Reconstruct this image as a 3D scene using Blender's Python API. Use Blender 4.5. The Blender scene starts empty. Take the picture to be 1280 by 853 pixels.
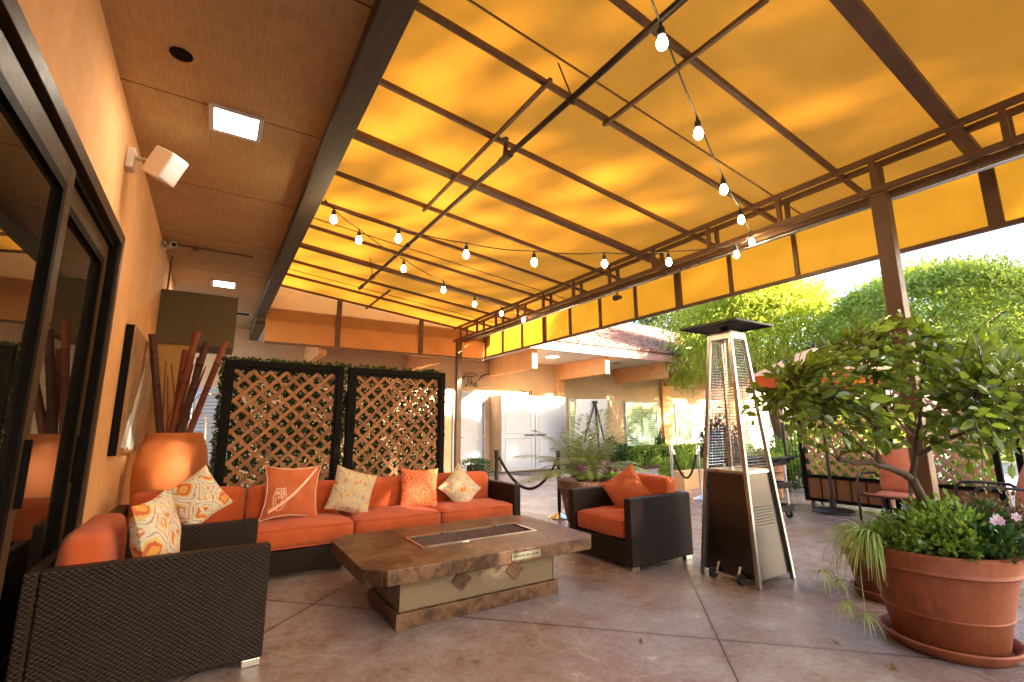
import bpy, bmesh, math, random
import numpy as np
from mathutils import Vector, Matrix
R = math.radians
PI = math.pi
sc = bpy.context.scene
COL = sc.collection

# ------------------------------------------------------------------ camera
cam_d = bpy.data.cameras.new('camera'); cam = bpy.data.objects.new('camera', cam_d); COL.objects.link(cam)
sc.camera = cam
cam_d.sensor_width = 36.0; cam_d.lens = 583.4 / 1280 * 36
cam_d.clip_start = 0.02; cam_d.clip_end = 2000
yaw, pit, rol = R(32.355), R(10.357), R(-0.268)
fw = Vector((math.sin(yaw)*math.cos(pit), math.cos(yaw)*math.cos(pit), math.sin(pit)))
rt = Vector((math.cos(yaw), -math.sin(yaw), 0)); up = rt.cross(fw)
r2 = rt*math.cos(rol)+up*math.sin(rol); u2 = -rt*math.sin(rol)+up*math.cos(rol)
M = Matrix(((r2.x, u2.x, -fw.x, 0), (r2.y, u2.y, -fw.y, 0), (r2.z, u2.z, -fw.z, 1.3), (0, 0, 0, 1)))
cam.matrix_world = M

# ------------------------------------------------------------------ world, sun, exposure
SUN = Vector((0.5, -1.0, 0.36)).normalized()
elev = math.asin(SUN.z); az = math.atan2(SUN.x, SUN.y)
w = bpy.data.worlds.new('World'); sc.world = w; w.use_nodes = True
nt = w.node_tree; bg = nt.nodes['Background']
sky = nt.nodes.new('ShaderNodeTexSky'); sky.sky_type = 'NISHITA'; sky.sun_disc = False
sky.sun_elevation = elev; sky.sun_rotation = az; sky.air_density = 1.0; sky.dust_density = 3.0; sky.ozone_density = 1.0
nt.links.new(sky.outputs[0], bg.inputs[0]); bg.inputs[1].default_value = 0.075
sun_d = bpy.data.lights.new('sun', 'SUN'); sun_d.energy = 5.0; sun_d.angle = R(0.5); sun_d.color = (1.0, 0.86, 0.66)
sun = bpy.data.objects.new('sun', sun_d); COL.objects.link(sun)
sun.rotation_euler = SUN.to_track_quat('Z', 'Y').to_euler()
vs = sc.view_settings; vs.view_transform = 'Standard'; vs.look = 'None'; vs.gamma = 1.0; vs.use_curve_mapping = False
vs.exposure = 3.88
sc.render.engine = 'CYCLES'
cy = sc.cycles
cy.use_denoising = True; cy.max_bounces = 9; cy.diffuse_bounces = 5; cy.glossy_bounces = 4; cy.transmission_bounces = 5
cy.transparent_max_bounces = 10; cy.caustics_reflective = False; cy.caustics_refractive = False
cy.sample_clamp_indirect = 8.0; cy.blur_glossy = 0.5

# ------------------------------------------------------------------ materials
class NT:
    def __init__(s, name):
        s.m = bpy.data.materials.new(name); s.m.use_nodes = True; s.t = s.m.node_tree
        s.b = s.t.nodes['Principled BSDF']; s.out = s.t.nodes['Material Output']
        tc = s.t.nodes.new('ShaderNodeTexCoord'); s.co = tc.outputs['Object']
    def n(s, typ, **kw):
        nd = s.t.nodes.new(typ)
        for k, v in kw.items():
            if k in nd.inputs: s.set(nd.inputs[k], v)
            else: setattr(nd, k, v)
        return nd
    def set(s, sock, v):
        if isinstance(v, bpy.types.NodeSocket): s.t.links.new(v, sock)
        else: sock.default_value = v
    def math(s, op, a, b=0.0, c=0.0):
        nd = s.t.nodes.new('ShaderNodeMath'); nd.operation = op
        s.set(nd.inputs[0], a); s.set(nd.inputs[1], b); s.set(nd.inputs[2], c)
        return nd.outputs[0]
    def noise(s, scale, detail=3.0, rough=0.55, co=None, dist=0.0):
        nd = s.n('ShaderNodeTexNoise'); nd.inputs['Scale'].default_value = scale; nd.inputs['Detail'].default_value = detail
        nd.inputs['Roughness'].default_value = rough; nd.inputs['Distortion'].default_value = dist
        s.t.links.new(co or s.co, nd.inputs['Vector']); return nd.outputs['Fac']
    def mapped(s, sx=1, sy=1, sz=1, rot=(0, 0, 0), co=None):
        nd = s.n('ShaderNodeMapping'); nd.inputs['Scale'].default_value = (sx, sy, sz); nd.inputs['Rotation'].default_value = rot
        s.t.links.new(co or s.co, nd.inputs['Vector']); return nd.outputs[0]
    def ramp(s, fac, stops, const=False):
        nd = s.n('ShaderNodeValToRGB'); r = nd.color_ramp
        if const: r.interpolation = 'CONSTANT'
        while len(r.elements) < len(stops): r.elements.new(0.5)
        for e, (p, c) in zip(r.elements, stops):
            e.position = p; e.color = (c[0], c[1], c[2], 1)
        s.t.links.new(fac, nd.inputs[0]); return nd.outputs[0]
    def mix(s, fac, a, b, mode='MIX'):
        nd = s.n('ShaderNodeMix'); nd.data_type = 'RGBA'; nd.blend_type = mode
        s.set(nd.inputs[0], fac)
        for sock, v in ((nd.inputs[6], a), (nd.inputs[7], b)):
            if isinstance(v, tuple): v = (v[0], v[1], v[2], 1)
            s.set(sock, v)
        return nd.outputs[2]
    def bump(s, h, strength=0.3, dist=0.01):
        nd = s.n('ShaderNodeBump'); nd.inputs['Strength'].default_value = strength; nd.inputs['Distance'].default_value = dist
        s.t.links.new(h, nd.inputs['Height']); s.t.links.new(nd.outputs[0], s.b.inputs['Normal']); return nd.outputs[0]
    def base(s, c, rough=0.6, metal=0.0, spec=None):
        if isinstance(c, tuple): c = (c[0], c[1], c[2], 1)
        s.set(s.b.inputs['Base Color'], c); s.set(s.b.inputs['Roughness'], rough); s.b.inputs['Metallic'].default_value = metal
        if spec is not None: s.b.inputs['Specular IOR Level'].default_value = spec
        return s

def simple(name, c, rough=0.6, metal=0.0, var=0.25, vscale=6.0, bump=0.0, bscale=60.0, bdist=0.004, spec=None):
    s = NT(name)
    if var > 0:
        f = s.noise(vscale, 5, 0.6)
        col = s.ramp(f, [(0.25, tuple(x*(1-var) for x in c)), (0.75, tuple(min(1, x*(1+var*0.7)) for x in c))])
    else: col = c
    rn = s.math('MULTIPLY_ADD', s.noise(vscale*3, 3), 0.2, rough-0.1)
    s.base(col, rn, metal, spec)
    if bump > 0: s.bump(s.noise(bscale, 4), bump, bdist)
    return s.m

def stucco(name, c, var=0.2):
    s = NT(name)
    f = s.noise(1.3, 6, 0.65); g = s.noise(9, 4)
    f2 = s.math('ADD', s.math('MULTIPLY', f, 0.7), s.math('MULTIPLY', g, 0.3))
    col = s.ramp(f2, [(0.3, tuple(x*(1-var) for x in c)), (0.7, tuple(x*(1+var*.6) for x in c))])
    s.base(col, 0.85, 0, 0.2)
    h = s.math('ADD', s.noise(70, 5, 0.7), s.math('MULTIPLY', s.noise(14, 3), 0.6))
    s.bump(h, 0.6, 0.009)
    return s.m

def fabric(name, c, var=0.12, weave=500):
    s = NT(name)
    col = s.ramp(s.noise(5, 4), [(0.3, tuple(x*(1-var) for x in c)), (0.7, tuple(min(1, x*(1+var)) for x in c))])
    s.base(col, 0.9, 0, 0.15)
    s.b.inputs['Sheen Weight'].default_value = 0.15
    h = s.math('ADD', s.math('MULTIPLY', s.noise(weave, 2), 0.25), s.math('ADD', s.noise(6, 3, 0.5, dist=0.8), s.math('MULTIPLY', s.noise(22, 2), .25)))
    s.bump(h, 0.75, 0.03)
    return s.m

def wicker(name, c):
    s = NT(name)
    sep = s.n('ShaderNodeSeparateXYZ'); s.t.links.new(s.co, sep.inputs[0])
    geo = s.n('ShaderNodeNewGeometry'); sn = s.n('ShaderNodeSeparateXYZ'); s.t.links.new(geo.outputs['Normal'], sn.inputs[0])
    u = s.math('ADD', s.math('ADD', sep.outputs[0], sep.outputs[1]), s.math('MULTIPLY', s.noise(9, 2), 0.02))
    top = s.math('GREATER_THAN', s.math('ABSOLUTE', sn.outputs[2]), 0.7)
    v = s.math('ADD', sep.outputs[2], s.math('MULTIPLY', top, s.math('SUBTRACT', sep.outputs[0], sep.outputs[1])))
    P_ = 0.0115
    v = s.math('ADD', v, s.math('MULTIPLY', s.noise(5, 2), 0.012))
    row = s.math('FLOOR', s.math('DIVIDE', v, P_))
    off = s.math('MULTIPLY', s.math('MODULO', s.math('ABSOLUTE', row), 2.0), PI)
    wv = s.math('SINE', s.math('ADD', s.math('MULTIPLY', u, 2*PI/0.030), off))
    rr = s.math('ABSOLUTE', s.math('SINE', s.math('MULTIPLY', v, PI/P_)))
    h = s.math('MULTIPLY', s.math('MULTIPLY_ADD', wv, 0.5, 0.5), s.math('POWER', rr, 0.5))
    dark = tuple(x*0.25 for x in c)
    col = s.ramp(h, [(0.05, dark), (0.45, c), (1.0, tuple(x*1.5 for x in c))])
    col = s.mix(s.math('MULTIPLY', s.noise(8, 3), 0.3), col, tuple(x*0.5 for x in c))
    s.base(col, 0.45, 0, 0.2)
    s.bump(h, 1.0, 0.005)
    return s.m

def leaf(name, c1, c2, trans=0.35, rough=0.45, spec=0.4):
    s = NT(name)
    g = s.n('ShaderNodeNewGeometry')
    col = s.ramp(g.outputs['Random Per Island'], [(0.0, c1), (0.85, c2), (1.0, tuple(min(1, x*1.25) for x in c2))])
    s.base(col, rough, 0, spec)
    tr = s.n('ShaderNodeBsdfTranslucent')
    tcol = s.mix(0.5, col, tuple(min(1, x*1.6) for x in (c2[0]*1.25, c2[1]*1.2, c2[2]*0.5)))
    s.t.links.new(tcol, tr.inputs[0])
    mx = s.n('ShaderNodeMixShader'); mx.inputs[0].default_value = trans
    s.t.links.new(s.b.outputs[0], mx.inputs[1]); s.t.links.new(tr.outputs[0], mx.inputs[2])
    s.t.links.new(mx.outputs[0], s.out.inputs[0])
    return s.m

def canopy_fabric(name, dc, tc, tfac):
    s = NT(name)
    n1 = s.math('ADD', s.math('MULTIPLY', s.noise(3, 5, 0.6), 0.6), s.math('MULTIPLY', s.noise(160, 2), 0.4))
    d = s.ramp(n1, [(0.3, tuple(x*0.80 for x in dc)), (0.7, dc)])
    t = s.ramp(n1, [(0.3, tuple(x*0.78 for x in tc)), (0.7, tc)])
    s.base(d, 0.8, 0, 0.2)
    s.bump(s.math('ADD', s.noise(260, 2), s.math('MULTIPLY', s.noise(6, 3, .6, co=s.mapped(.25, 1.6, 1)), 1.5)), 0.3, 0.01)
    tr = s.n('ShaderNodeBsdfTranslucent'); s.t.links.new(t, tr.inputs[0])
    mx = s.n('ShaderNodeMixShader'); mx.inputs[0].default_value = tfac
    s.t.links.new(s.b.outputs[0], mx.inputs[1]); s.t.links.new(tr.outputs[0], mx.inputs[2])
    s.t.links.new(mx.outputs[0], s.out.inputs[0])
    return s.m

def emit(name, c, e):
    s = NT(name); s.base(c, 0.4)
    s.b.inputs['Emission Color'].default_value = (c[0], c[1], c[2], 1); s.b.inputs['Emission Strength'].default_value = e
    return s.m

def m_floor():
    s = NT('stamped concrete')
    big = s.noise(0.7, 5, 0.6); mid = s.noise(3.2, 9, 0.78, dist=0.2); fine = s.noise(30, 6, 0.8)
    f = s.math('ADD', s.math('MULTIPLY', big, 0.42), s.math('ADD', s.math('MULTIPLY', mid, 0.36), s.math('MULTIPLY', fine, 0.24)))
    col = s.ramp(f, [(0.34, (0.105, 0.058, 0.044)), (0.46, (0.215, 0.145, 0.125)), (0.57, (0.31, 0.265, 0.27)), (0.72, (0.48, 0.475, 0.51))])
    # slate veins
    vor = s.n('ShaderNodeTexVoronoi'); vor.feature = 'DISTANCE_TO_EDGE'; vor.inputs['Scale'].default_value = 1.25
    wob = s.n('ShaderNodeMix'); wob.data_type = 'VECTOR'
    nz = s.n('ShaderNodeTexNoise'); nz.inputs['Scale'].default_value = 2.2; nz.inputs['Detail'].default_value = 6; s.t.links.new(s.co, nz.inputs['Vector'])
    wob.inputs[0].default_value = 0.35; s.t.links.new(s.co, wob.inputs[4]); s.t.links.new(nz.outputs['Color'], wob.inputs[5])
    s.t.links.new(wob.outputs[1], vor.inputs['Vector'])
    edge = s.math('MULTIPLY', s.math('LESS_THAN', vor.outputs['Distance'], 0.008), s.math('GREATER_THAN', s.noise(1.7, 3), 0.52))
    col = s.mix(s.math('MULTIPLY', edge, 0.28), col, (0.42, 0.33, 0.27))
    # diagonal saw cut joints
    sep = s.n('ShaderNodeSeparateXYZ'); s.t.links.new(s.co, sep.inputs[0])
    def cut(val, ofs, period):
        m = s.math('PINGPONG', s.math('ADD', val, -ofs), period/2)
        return m
    a = cut(s.math('SUBTRACT', sep.outputs[0], sep.outputs[1]), 0.765-24, 4.0)
    b = cut(s.math('ADD', sep.outputs[0], sep.outputs[1]), 4.76-24, 4.0)
    j = s.math('MAXIMUM', s.math('LESS_THAN', a, 0.007), s.math('LESS_THAN', b, 0.007))
    soft = s.math('MINIMUM', a, b)
    halo = s.math('SUBTRACT', 1.0, s.math('MINIMUM', s.math('DIVIDE', soft, 0.05), 1.0))
    col = s.mix(s.math('MULTIPLY', halo, 0.3), col, (0.12, 0.06, 0.045))
    col = s.mix(j, col, (0.05, 0.03, 0.024))
    rough = s.math('MULTIPLY_ADD', mid, 0.42, 0.0)
    s.base(col, rough, 0, 0.6)
    h = s.math('ADD', s.math('MULTIPLY', mid, 1.0), s.math('ADD', s.math('MULTIPLY', fine, 0.25), s.math('ADD', s.math('MULTIPLY', edge, 0.25), s.math('MULTIPLY', j, -1.0))))
    s.bump(h, 0.6, 0.018)
    return s.m

def m_tile(name='porcelain tile', period=0.46):
    s = NT(name)
    f = s.math('ADD', s.math('MULTIPLY', s.noise(3.0, 6, 0.65, dist=1.2), 0.6), s.math('MULTIPLY', s.noise(16, 5, 0.7), 0.4))
    col = s.ramp(f, [(0.34, (0.018, 0.008, 0.005)), (0.46, (0.06, 0.025, 0.012)), (0.56, (0.17, 0.085, 0.040)), (0.66, (0.06, 0.036, 0.024))])
    sep = s.n('ShaderNodeSeparateXYZ'); s.t.links.new(s.co, sep.inputs[0])
    a = s.math('PINGPONG', s.math('ADD', sep.outputs[0], 10.0), period/2)
    b = s.math('PINGPONG', s.math('ADD', sep.outputs[1], 9.9), 0.62/2)
    j = s.math('LESS_THAN', s.math('MINIMUM', a, b), 0.0045)
    col = s.mix(s.math('MULTIPLY', j, 0.8), col, (0.10, 0.06, 0.04))
    s.base(col, s.math('MULTIPLY_ADD', f, 0.4, 0.25), 0, 0.4)
    s.bump(s.math('ADD', f, s.math('MULTIPLY', j, -0.8)), 0.25, 0.006)
    return s.m

def m_ikat(name, seed, cream=(0.60, 0.53, 0.42)):
    s = NT(name)
    sep = s.n('ShaderNodeSeparateXYZ'); s.t.links.new(s.co, sep.inputs[0])
    nz = s.n('ShaderNodeTexNoise'); nz.inputs['Scale'].default_value = 14; nz.inputs['Detail'].default_value = 3
    ad = s.n('ShaderNodeVectorMath'); ad.operation = 'ADD'; ad.inputs[1].default_value = (seed, seed*2, 0); s.t.links.new(s.co, ad.inputs[0])
    s.t.links.new(ad.outputs[0], nz.inputs['Vector'])
    sn = s.n('ShaderNodeSeparateXYZ'); s.t.links.new(nz.outputs['Color'], sn.inputs[0])
    x = s.math('ADD', s.math('ADD', sep.outputs[0], seed*0.07), s.math('MULTIPLY', s.math('SUBTRACT', sn.outputs[0], 0.5), 0.07))
    y = s.math('ADD', s.math('ADD', sep.outputs[1], seed*0.05), s.math('MULTIPLY', s.math('SUBTRACT', sn.outputs[1], 0.5), 0.07))
    px, py = 0.21, 0.26
    u = s.math('DIVIDE', s.math('PINGPONG', s.math('ADD', x, 5.0), px/2), px/2)
    v = s.math('DIVIDE', s.math('PINGPONG', s.math('ADD', y, 5.0), py/2), py/2)
    d1 = s.math('ADD', s.math('POWER', u, 1.4), s.math('POWER', v, 1.1))
    c1 = s.ramp(s.math('MULTIPLY', d1, 0.5), [(0.0, (0.60, 0.30, 0.07)), (0.10, (0.50, 0.12, 0.05)), (0.19, (0.62, 0.42, 0.14)), (0.27, cream), (0.36, (0.30, 0.27, 0.24)), (0.41, cream), (0.55, (0.52, 0.20, 0.11)), (0.61, cream), (0.74, (0.58, 0.42, 0.16)), (0.84, (0.48, 0.17, 0.09)), (0.9, cream)], True)
    d2 = s.math('ADD', s.math('ABSOLUTE', s.math('SUBTRACT', u, 0.5)), s.math('MULTIPLY', s.math('SINE', s.math('MULTIPLY', y, 52)), 0.28))
    k = s.math('GREATER_THAN', s.noise(7, 1, co=ad.outputs[0]), 0.53)
    c2 = s.ramp(s.math('ADD', d2, 0.2), [(0.0, (0.52, 0.24, 0.12)), (0.16, cream), (0.34, (0.38, 0.33, 0.29)), (0.42, cream), (0.58, (0.56, 0.38, 0.15)), (0.72, cream)], True)
    col = s.mix(k, c1, c2)
    s.base(col, 0.9, 0, 0.15)
    s.bump(s.math('ADD', s.noise(7, 3), s.math('MULTIPLY', s.noise(300, 2), .2)), 0.4, 0.02)
    return s.m

def m_rosette(name):
    s = NT(name)
    vor = s.n('ShaderNodeTexVoronoi'); vor.inputs['Scale'].default_value = 7.0; s.t.links.new(s.co, vor.inputs['Vector'])
    rings = s.math('SINE', s.math('MULTIPLY', vor.outputs['Distance'], 46))
    wig = s.math('SINE', s.math('MULTIPLY', s.noise(30, 2), 30))
    k = s.math('GREATER_THAN', s.math('ADD', rings, s.math('MULTIPLY', wig, 0.7)), 0.65)
    col = s.mix(s.math('MULTIPLY', k, 0.75), (0.60, 0.10, 0.03), (0.78, 0.36, 0.20))
    s.base(col, 0.9, 0, 0.15); s.bump(s.math('ADD', s.noise(7, 3), s.math('MULTIPLY', k, .15)), 0.4, 0.02)
    return s.m

def m_roof():
    s = NT('clay roof tile')
    g = s.n('ShaderNodeNewGeometry')
    col = s.ramp(s.math('ADD', s.math('MULTIPLY', g.outputs['Random Per Island'], .6), s.math('MULTIPLY', s.noise(3, 5), .4)),
                 [(0.2, (0.17, 0.07, 0.05)), (0.5, (0.27, 0.125, 0.09)), (0.8, (0.36, 0.20, 0.14))])
    s.base(col, 0.85, 0, 0.2); s.bump(s.noise(40, 4), 0.3, 0.01)
    return s.m

def m_art():
    s = NT('abstract painting')
    co = s.mapped(1, 1, 0.45)
    f = s.noise(2.3, 7, 0.65, co=co, dist=1.5)
    col = s.ramp(f, [(0.28, (0.05, 0.022, 0.012)), (0.42, (0.20, 0.09, 0.035)), (0.5, (0.38, 0.18, 0.06)), (0.57, (0.24, 0.13, 0.07)), (0.64, (0.06, 0.12, 0.11)), (0.72, (0.30, 0.15, 0.06))])
    s.base(col, 0.5); s.bump(f, 0.5, 0.02); return s.m

def m_wood(name, c, sx=1, sy=1, sz=10, spec=0.3):
    s = NT(name)
    co = s.mapped(sx, sy, sz)
    f = s.noise(4, 6, 0.6, co=co, dist=0.5)
    g = s.n('ShaderNodeNewGeometry')
    f = s.math('ADD', s.math('MULTIPLY', f, 0.6), s.math('MULTIPLY', g.outputs['Random Per Island'], 0.4))
    col = s.ramp(f, [(0.25, tuple(x*0.55 for x in c)), (0.6, c), (0.85, tuple(x*1.3 for x in c))])
    s.base(col, 0.65, 0, spec); s.bump(f, 0.3, 0.004); return s.m

def m_ceiling():
    s = NT('grooved soffit board')
    sep = s.n('ShaderNodeSeparateXYZ'); s.t.links.new(s.co, sep.inputs[0])
    co = s.mapped(1, 0.07, 1)
    f = s.noise(75, 4, 0.7, co=co)
    f2 = s.noise(26, 3, 0.6, co=s.mapped(0.25, 1.6, 1))
    f = s.math('ADD', s.math('MULTIPLY', f, 0.72), s.math('MULTIPLY', f2, 0.28))
    stain = s.noise(1.1, 4)
    col = s.ramp(s.math('ADD', s.math('MULTIPLY', f, 0.7), s.math('MULTIPLY', stain, 0.3)), [(0.28, (0.30, 0.20, 0.095)), (0.7, (0.60, 0.41, 0.20))])
    a = s.math('PINGPONG', s.math('ADD', sep.outputs[1], 20-2.655), 0.7)
    j = s.math('LESS_THAN', a, 0.006)
    col = s.mix(j, col, (0.08, 0.05, 0.03))
    s.base(col, 0.85, 0, 0.2); s.bump(s.math('ADD', f, s.math('MULTIPLY', j, -1)), 0.5, 0.006)
    return s.m

MT = {}
MT['stucco'] = stucco('peach stucco', (0.76, 0.41, 0.19))
MT['stucco_tan'] = stucco('tan stucco', (0.62, 0.43, 0.26))
MT['stucco_shade'] = stucco('shaded peach stucco', (0.45, 0.25, 0.10))  # peach stucco darkened, the wing wall's shade is put into the colour
MT['olive'] = stucco('olive brown board', (0.13, 0.10, 0.055), 0.08)
MT['ceiling'] = m_ceiling()
MT['white_soffit'] = simple('pale painted soffit', (0.62, 0.56, 0.48), 0.8, var=0.08)
MT['beam'] = m_wood('grey brown painted beam', (0.10, 0.082, 0.058), 6, 0.5, 6)
MT['bronze'] = simple('bronze anodised frame', (0.050, 0.027, 0.014), 0.5, 0.0, 0.2, 8, spec=0.15)
MT['dark_frame'] = simple('dark bronze frame', (0.004, 0.003, 0.0026), 0.6, 0.0, 0.2, spec=0.06)
def m_glass():
    s = NT('tinted glass'); s.base((0.012, 0.010, 0.008), 0.015, 0, 0.65); s.b.inputs['IOR'].default_value = 1.55
    s.b.inputs['Roughness'].default_value = 0.012; return s.m
MT['glass'] = m_glass()
def m_clear(name, rough=0.02, tint=(1, 1, 1), refl=0.12, k=0.7):
    s = NT(name)
    tr = s.n('ShaderNodeBsdfTransparent'); tr.inputs[0].default_value = (*tint, 1)
    gl = s.n('ShaderNodeBsdfGlossy'); gl.inputs['Roughness'].default_value = rough
    lw = s.n('ShaderNodeLayerWeight'); lw.inputs[0].default_value = 0.35
    mx = s.n('ShaderNodeMixShader'); s.t.links.new(s.math('MULTIPLY_ADD', lw.outputs['Fresnel'], k, refl*0.4), mx.inputs[0])
    s.t.links.new(tr.outputs[0], mx.inputs[1]); s.t.links.new(gl.outputs[0], mx.inputs[2]); s.t.links.new(mx.outputs[0], s.out.inputs[0])
    return s.m
MT['clear'] = m_clear('clear glass')
MT['window_glass'] = m_clear('window glass', 0.05, (0.92, 0.98, 0.95), 0.1, 0.22)
MT['canopy'] = canopy_fabric('gold awning fabric', (0.35, 0.23, 0.105), (0.37, 0.142, 0.011), 0.60)
MT['valance'] = canopy_fabric('gold valance fabric', (0.70, 0.42, 0.10), (0.52, 0.24, 0.015), 0.64)
MT['gable'] = canopy_fabric('orange end panel fabric', (0.80, 0.42, 0.18), (0.9, 0.40, 0.11), 0.5)
MT['steel_brown'] = simple('brown painted steel', (0.115, 0.055, 0.027), 0.5, 0.1, 0.25, 5, 0.1, 60)
MT['pipe'] = simple('dark sprinkler pipe', (0.04, 0.022, 0.014), 0.45, 0.3, 0.3)
MT['black_cable'] = simple('black cable', (0.012, 0.011, 0.010), 0.5, 0, 0.1)
MT['bulb'] = emit('lit warm bulb', (1.0, 0.76, 0.42), 12.0)
MT['led'] = emit('lit ceiling panel', (1.0, 0.86, 0.66), 6.0)
MT['white'] = simple('white paint', (0.55, 0.54, 0.53), 0.5, 0, 0.06)
MT['white_door'] = simple('white painted door', (0.40, 0.42, 0.47), 0.45, 0, 0.04)
MT['offwhite'] = simple('off white plastic', (0.70, 0.62, 0.52), 0.45, 0, 0.05)
MT['wicker'] = wicker('dark brown wicker', (0.025, 0.0145, 0.010))
MT['cushion'] = fabric('burnt orange cushion', (0.50, 0.092, 0.024))
MT['orange_pillow'] = fabric('orange pillow cloth', (0.50, 0.12, 0.04))
MT['thread'] = simple('pale pink embroidery', (0.82, 0.52, 0.38), 0.8, 0, 0.3, 80, 0.6, 200)
MT['ikat1'] = m_ikat('ikat print one', 0.0)
MT['ikat2'] = m_ikat('ikat print two', 1.3, (0.62, 0.56, 0.46))
MT['ikat3'] = m_ikat('ikat print three', 2.9, (0.50, 0.42, 0.28))
MT['ikat4'] = m_ikat('ikat print four', 4.1, (0.46, 0.40, 0.29))
MT['rosette'] = m_rosette('orange rosette print')
MT['steel'] = simple('brushed stainless steel', (0.44, 0.42, 0.40), 0.3, 1.0, 0.05, 3)
def m_brushed():
    s = NT('brushed steel panel'); f = s.noise(160, 2, 0.5, co=s.mapped(0.05, 0.05, 1))
    s.base(s.ramp(f, [(0.3, (0.080, 0.072, 0.068)), (0.7, (0.098, 0.088, 0.082))]), 0.26, 1.0); return s.m
MT['brushed'] = m_brushed()
MT['chrome'] = simple('polished chrome', (0.75, 0.74, 0.72), 0.12, 1.0, 0.05)
MT['dark_metal'] = simple('black painted metal', (0.018, 0.016, 0.016), 0.45, 0.2, 0.2)
MT['hood'] = simple('weathered dark hood', (0.05, 0.045, 0.035), 0.45, 0.7, 0.3)
MT['rubber'] = simple('black rubber', (0.015, 0.014, 0.013), 0.7)
MT['floor'] = m_floor()
MT['tile'] = m_tile()
MT['pebble'] = simple('pebble dash stucco', (0.22, 0.155, 0.09), 0.9, 0, 0.55, 140, 1.0, 130, 0.008)
MT['gravel'] = simple('dark lava gravel', (0.12, 0.062, 0.045), 0.75, 0, 0.8, 60, 0.3, 90)
MT['plaque'] = simple('pewter plaque', (0.34, 0.31, 0.22), 0.45, 0.5, 0.2, 40)
MT['ink'] = simple('dark ink', (0.03, 0.022, 0.016), 0.6, 0, 0)
def m_terra(name, c, bloom):
    s = NT(name)
    f = s.noise(3.5, 6, 0.65); col = s.ramp(f, [(0.3, tuple(x*.75 for x in c)), (0.7, tuple(x*1.2 for x in c))])
    lime = s.math('MULTIPLY', s.math('GREATER_THAN', s.math('ADD', s.math('MULTIPLY', s.noise(5, 8, 0.75), .7), s.math('MULTIPLY', s.noise(30, 4, .7), .3)), 0.53), s.noise(9, 4))
    col = s.mix(s.math('MULTIPLY', lime, bloom), col, (0.50, 0.38, 0.30))
    streak = s.noise(14, 4, .6, co=s.mapped(1, 1, .12))
    col = s.mix(s.math('MULTIPLY', s.math('MAXIMUM', s.math('SUBTRACT', streak, .52), 0.0), 2.2), col, tuple(x*.4 for x in c))
    s.base(col, s.math('MULTIPLY_ADD', f, .3, .45), 0, 0.35); s.bump(s.math('ADD', s.noise(50, 4), s.math('MULTIPLY', f, .8)), .2, .005); return s.m
MT['terracotta'] = m_terra('terracotta', (0.27, 0.068, 0.024), .09)
MT['terracotta_plain'] = simple('terracotta', (0.25, 0.068, 0.028), 0.6, 0, 0.22, 3.5, 0.15, 45, 0.004)
MT['terracotta2'] = m_terra('weathered terracotta', (0.22, 0.08, 0.045), .7)
MT['vase'] = simple('matte orange vase', (0.52, 0.145, 0.032), 0.7, 0, 0.22, 2.2, 0.08, 30)
MT['soil'] = simple('potting soil', (0.03, 0.02, 0.014), 0.95, 0, 0.5, 30, 1.0, 50, 0.02)
MT['bamboo'] = m_wood('red brown bamboo', (0.20, 0.050, 0.022), 4, 4, 0.7)
MT['bamboo_dark'] = m_wood('dark bamboo', (0.075, 0.024, 0.018), 4, 4, 0.7)
MT['lattice'] = m_wood('cedar lattice', (0.27, 0.115, 0.045), 5, 5, 5)
MT['lattice_pale'] = m_wood('pale lattice', (0.60, 0.34, 0.20), 5, 5, 5)
MT['black_wood'] = m_wood('black stained wood', (0.006, 0.0045, 0.004), 4, 4, 1, 0.08)
MT['cabinet_side'] = m_wood('maple cabinet side', (0.50, 0.34, 0.20), 3, 3, 0.4)
MT['bark'] = m_wood('rough bark', (0.16, 0.095, 0.06), 8, 8, 1.5)
MT['bark_pale'] = m_wood('grey bark', (0.13, 0.085, 0.055), 8, 8, 1.5)
MT['leaf_pot'] = leaf('glossy potted tree leaf', (0.03, 0.07, 0.012), (0.19, 0.27, 0.045), 0.5, 0.22, 0.6)
MT['leaf_jade'] = leaf('jade leaf', (0.07, 0.15, 0.025), (0.24, 0.36, 0.06), 0.3, 0.3, 0.5)
MT['leaf_dark'] = leaf('dark green leaf', (0.02, 0.055, 0.015), (0.055, 0.12, 0.03), 0.25, 0.32, 0.5)
MT['leaf_spider'] = leaf('spider plant blade', (0.16, 0.27, 0.05), (0.46, 0.54, 0.20), 0.35, 0.45)
MT['leaf_palm'] = leaf('palm leaflet', (0.07, 0.11, 0.025), (0.22, 0.28, 0.07), 0.35, 0.35, 0.5)
MT['leaf_ficus'] = leaf('ficus leaf', (0.09, 0.16, 0.03), (0.30, 0.37, 0.06), 0.45, 0.38, 0.5)
MT['leaf_bamboo'] = leaf('willowy leaf', (0.13, 0.20, 0.022), (0.33, 0.38, 0.05), 0.5, 0.45)
MT['leaf_hedge'] = leaf('hedge leaf', (0.10, 0.18, 0.03), (0.28, 0.38, 0.07), 0.4, 0.45)
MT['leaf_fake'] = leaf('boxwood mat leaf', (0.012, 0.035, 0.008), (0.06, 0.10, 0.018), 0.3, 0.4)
MT['leaf_far'] = leaf('distant leaf', (0.05, 0.08, 0.03), (0.11, 0.14, 0.05), 0.3, 0.5)
MT['leaf_brown'] = leaf('bronze leaf', (0.06, 0.04, 0.03), (0.12, 0.10, 0.05), 0.25, 0.4)
MT['leaf_purple'] = leaf('dark purple leaf', (0.03, 0.02, 0.03), (0.09, 0.06, 0.085), 0.25, 0.4)
MT['leaf_dry'] = leaf('dry fallen leaf', (0.10, 0.05, 0.02), (0.22, 0.12, 0.04), 0.1, 0.7, 0.2)
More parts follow.
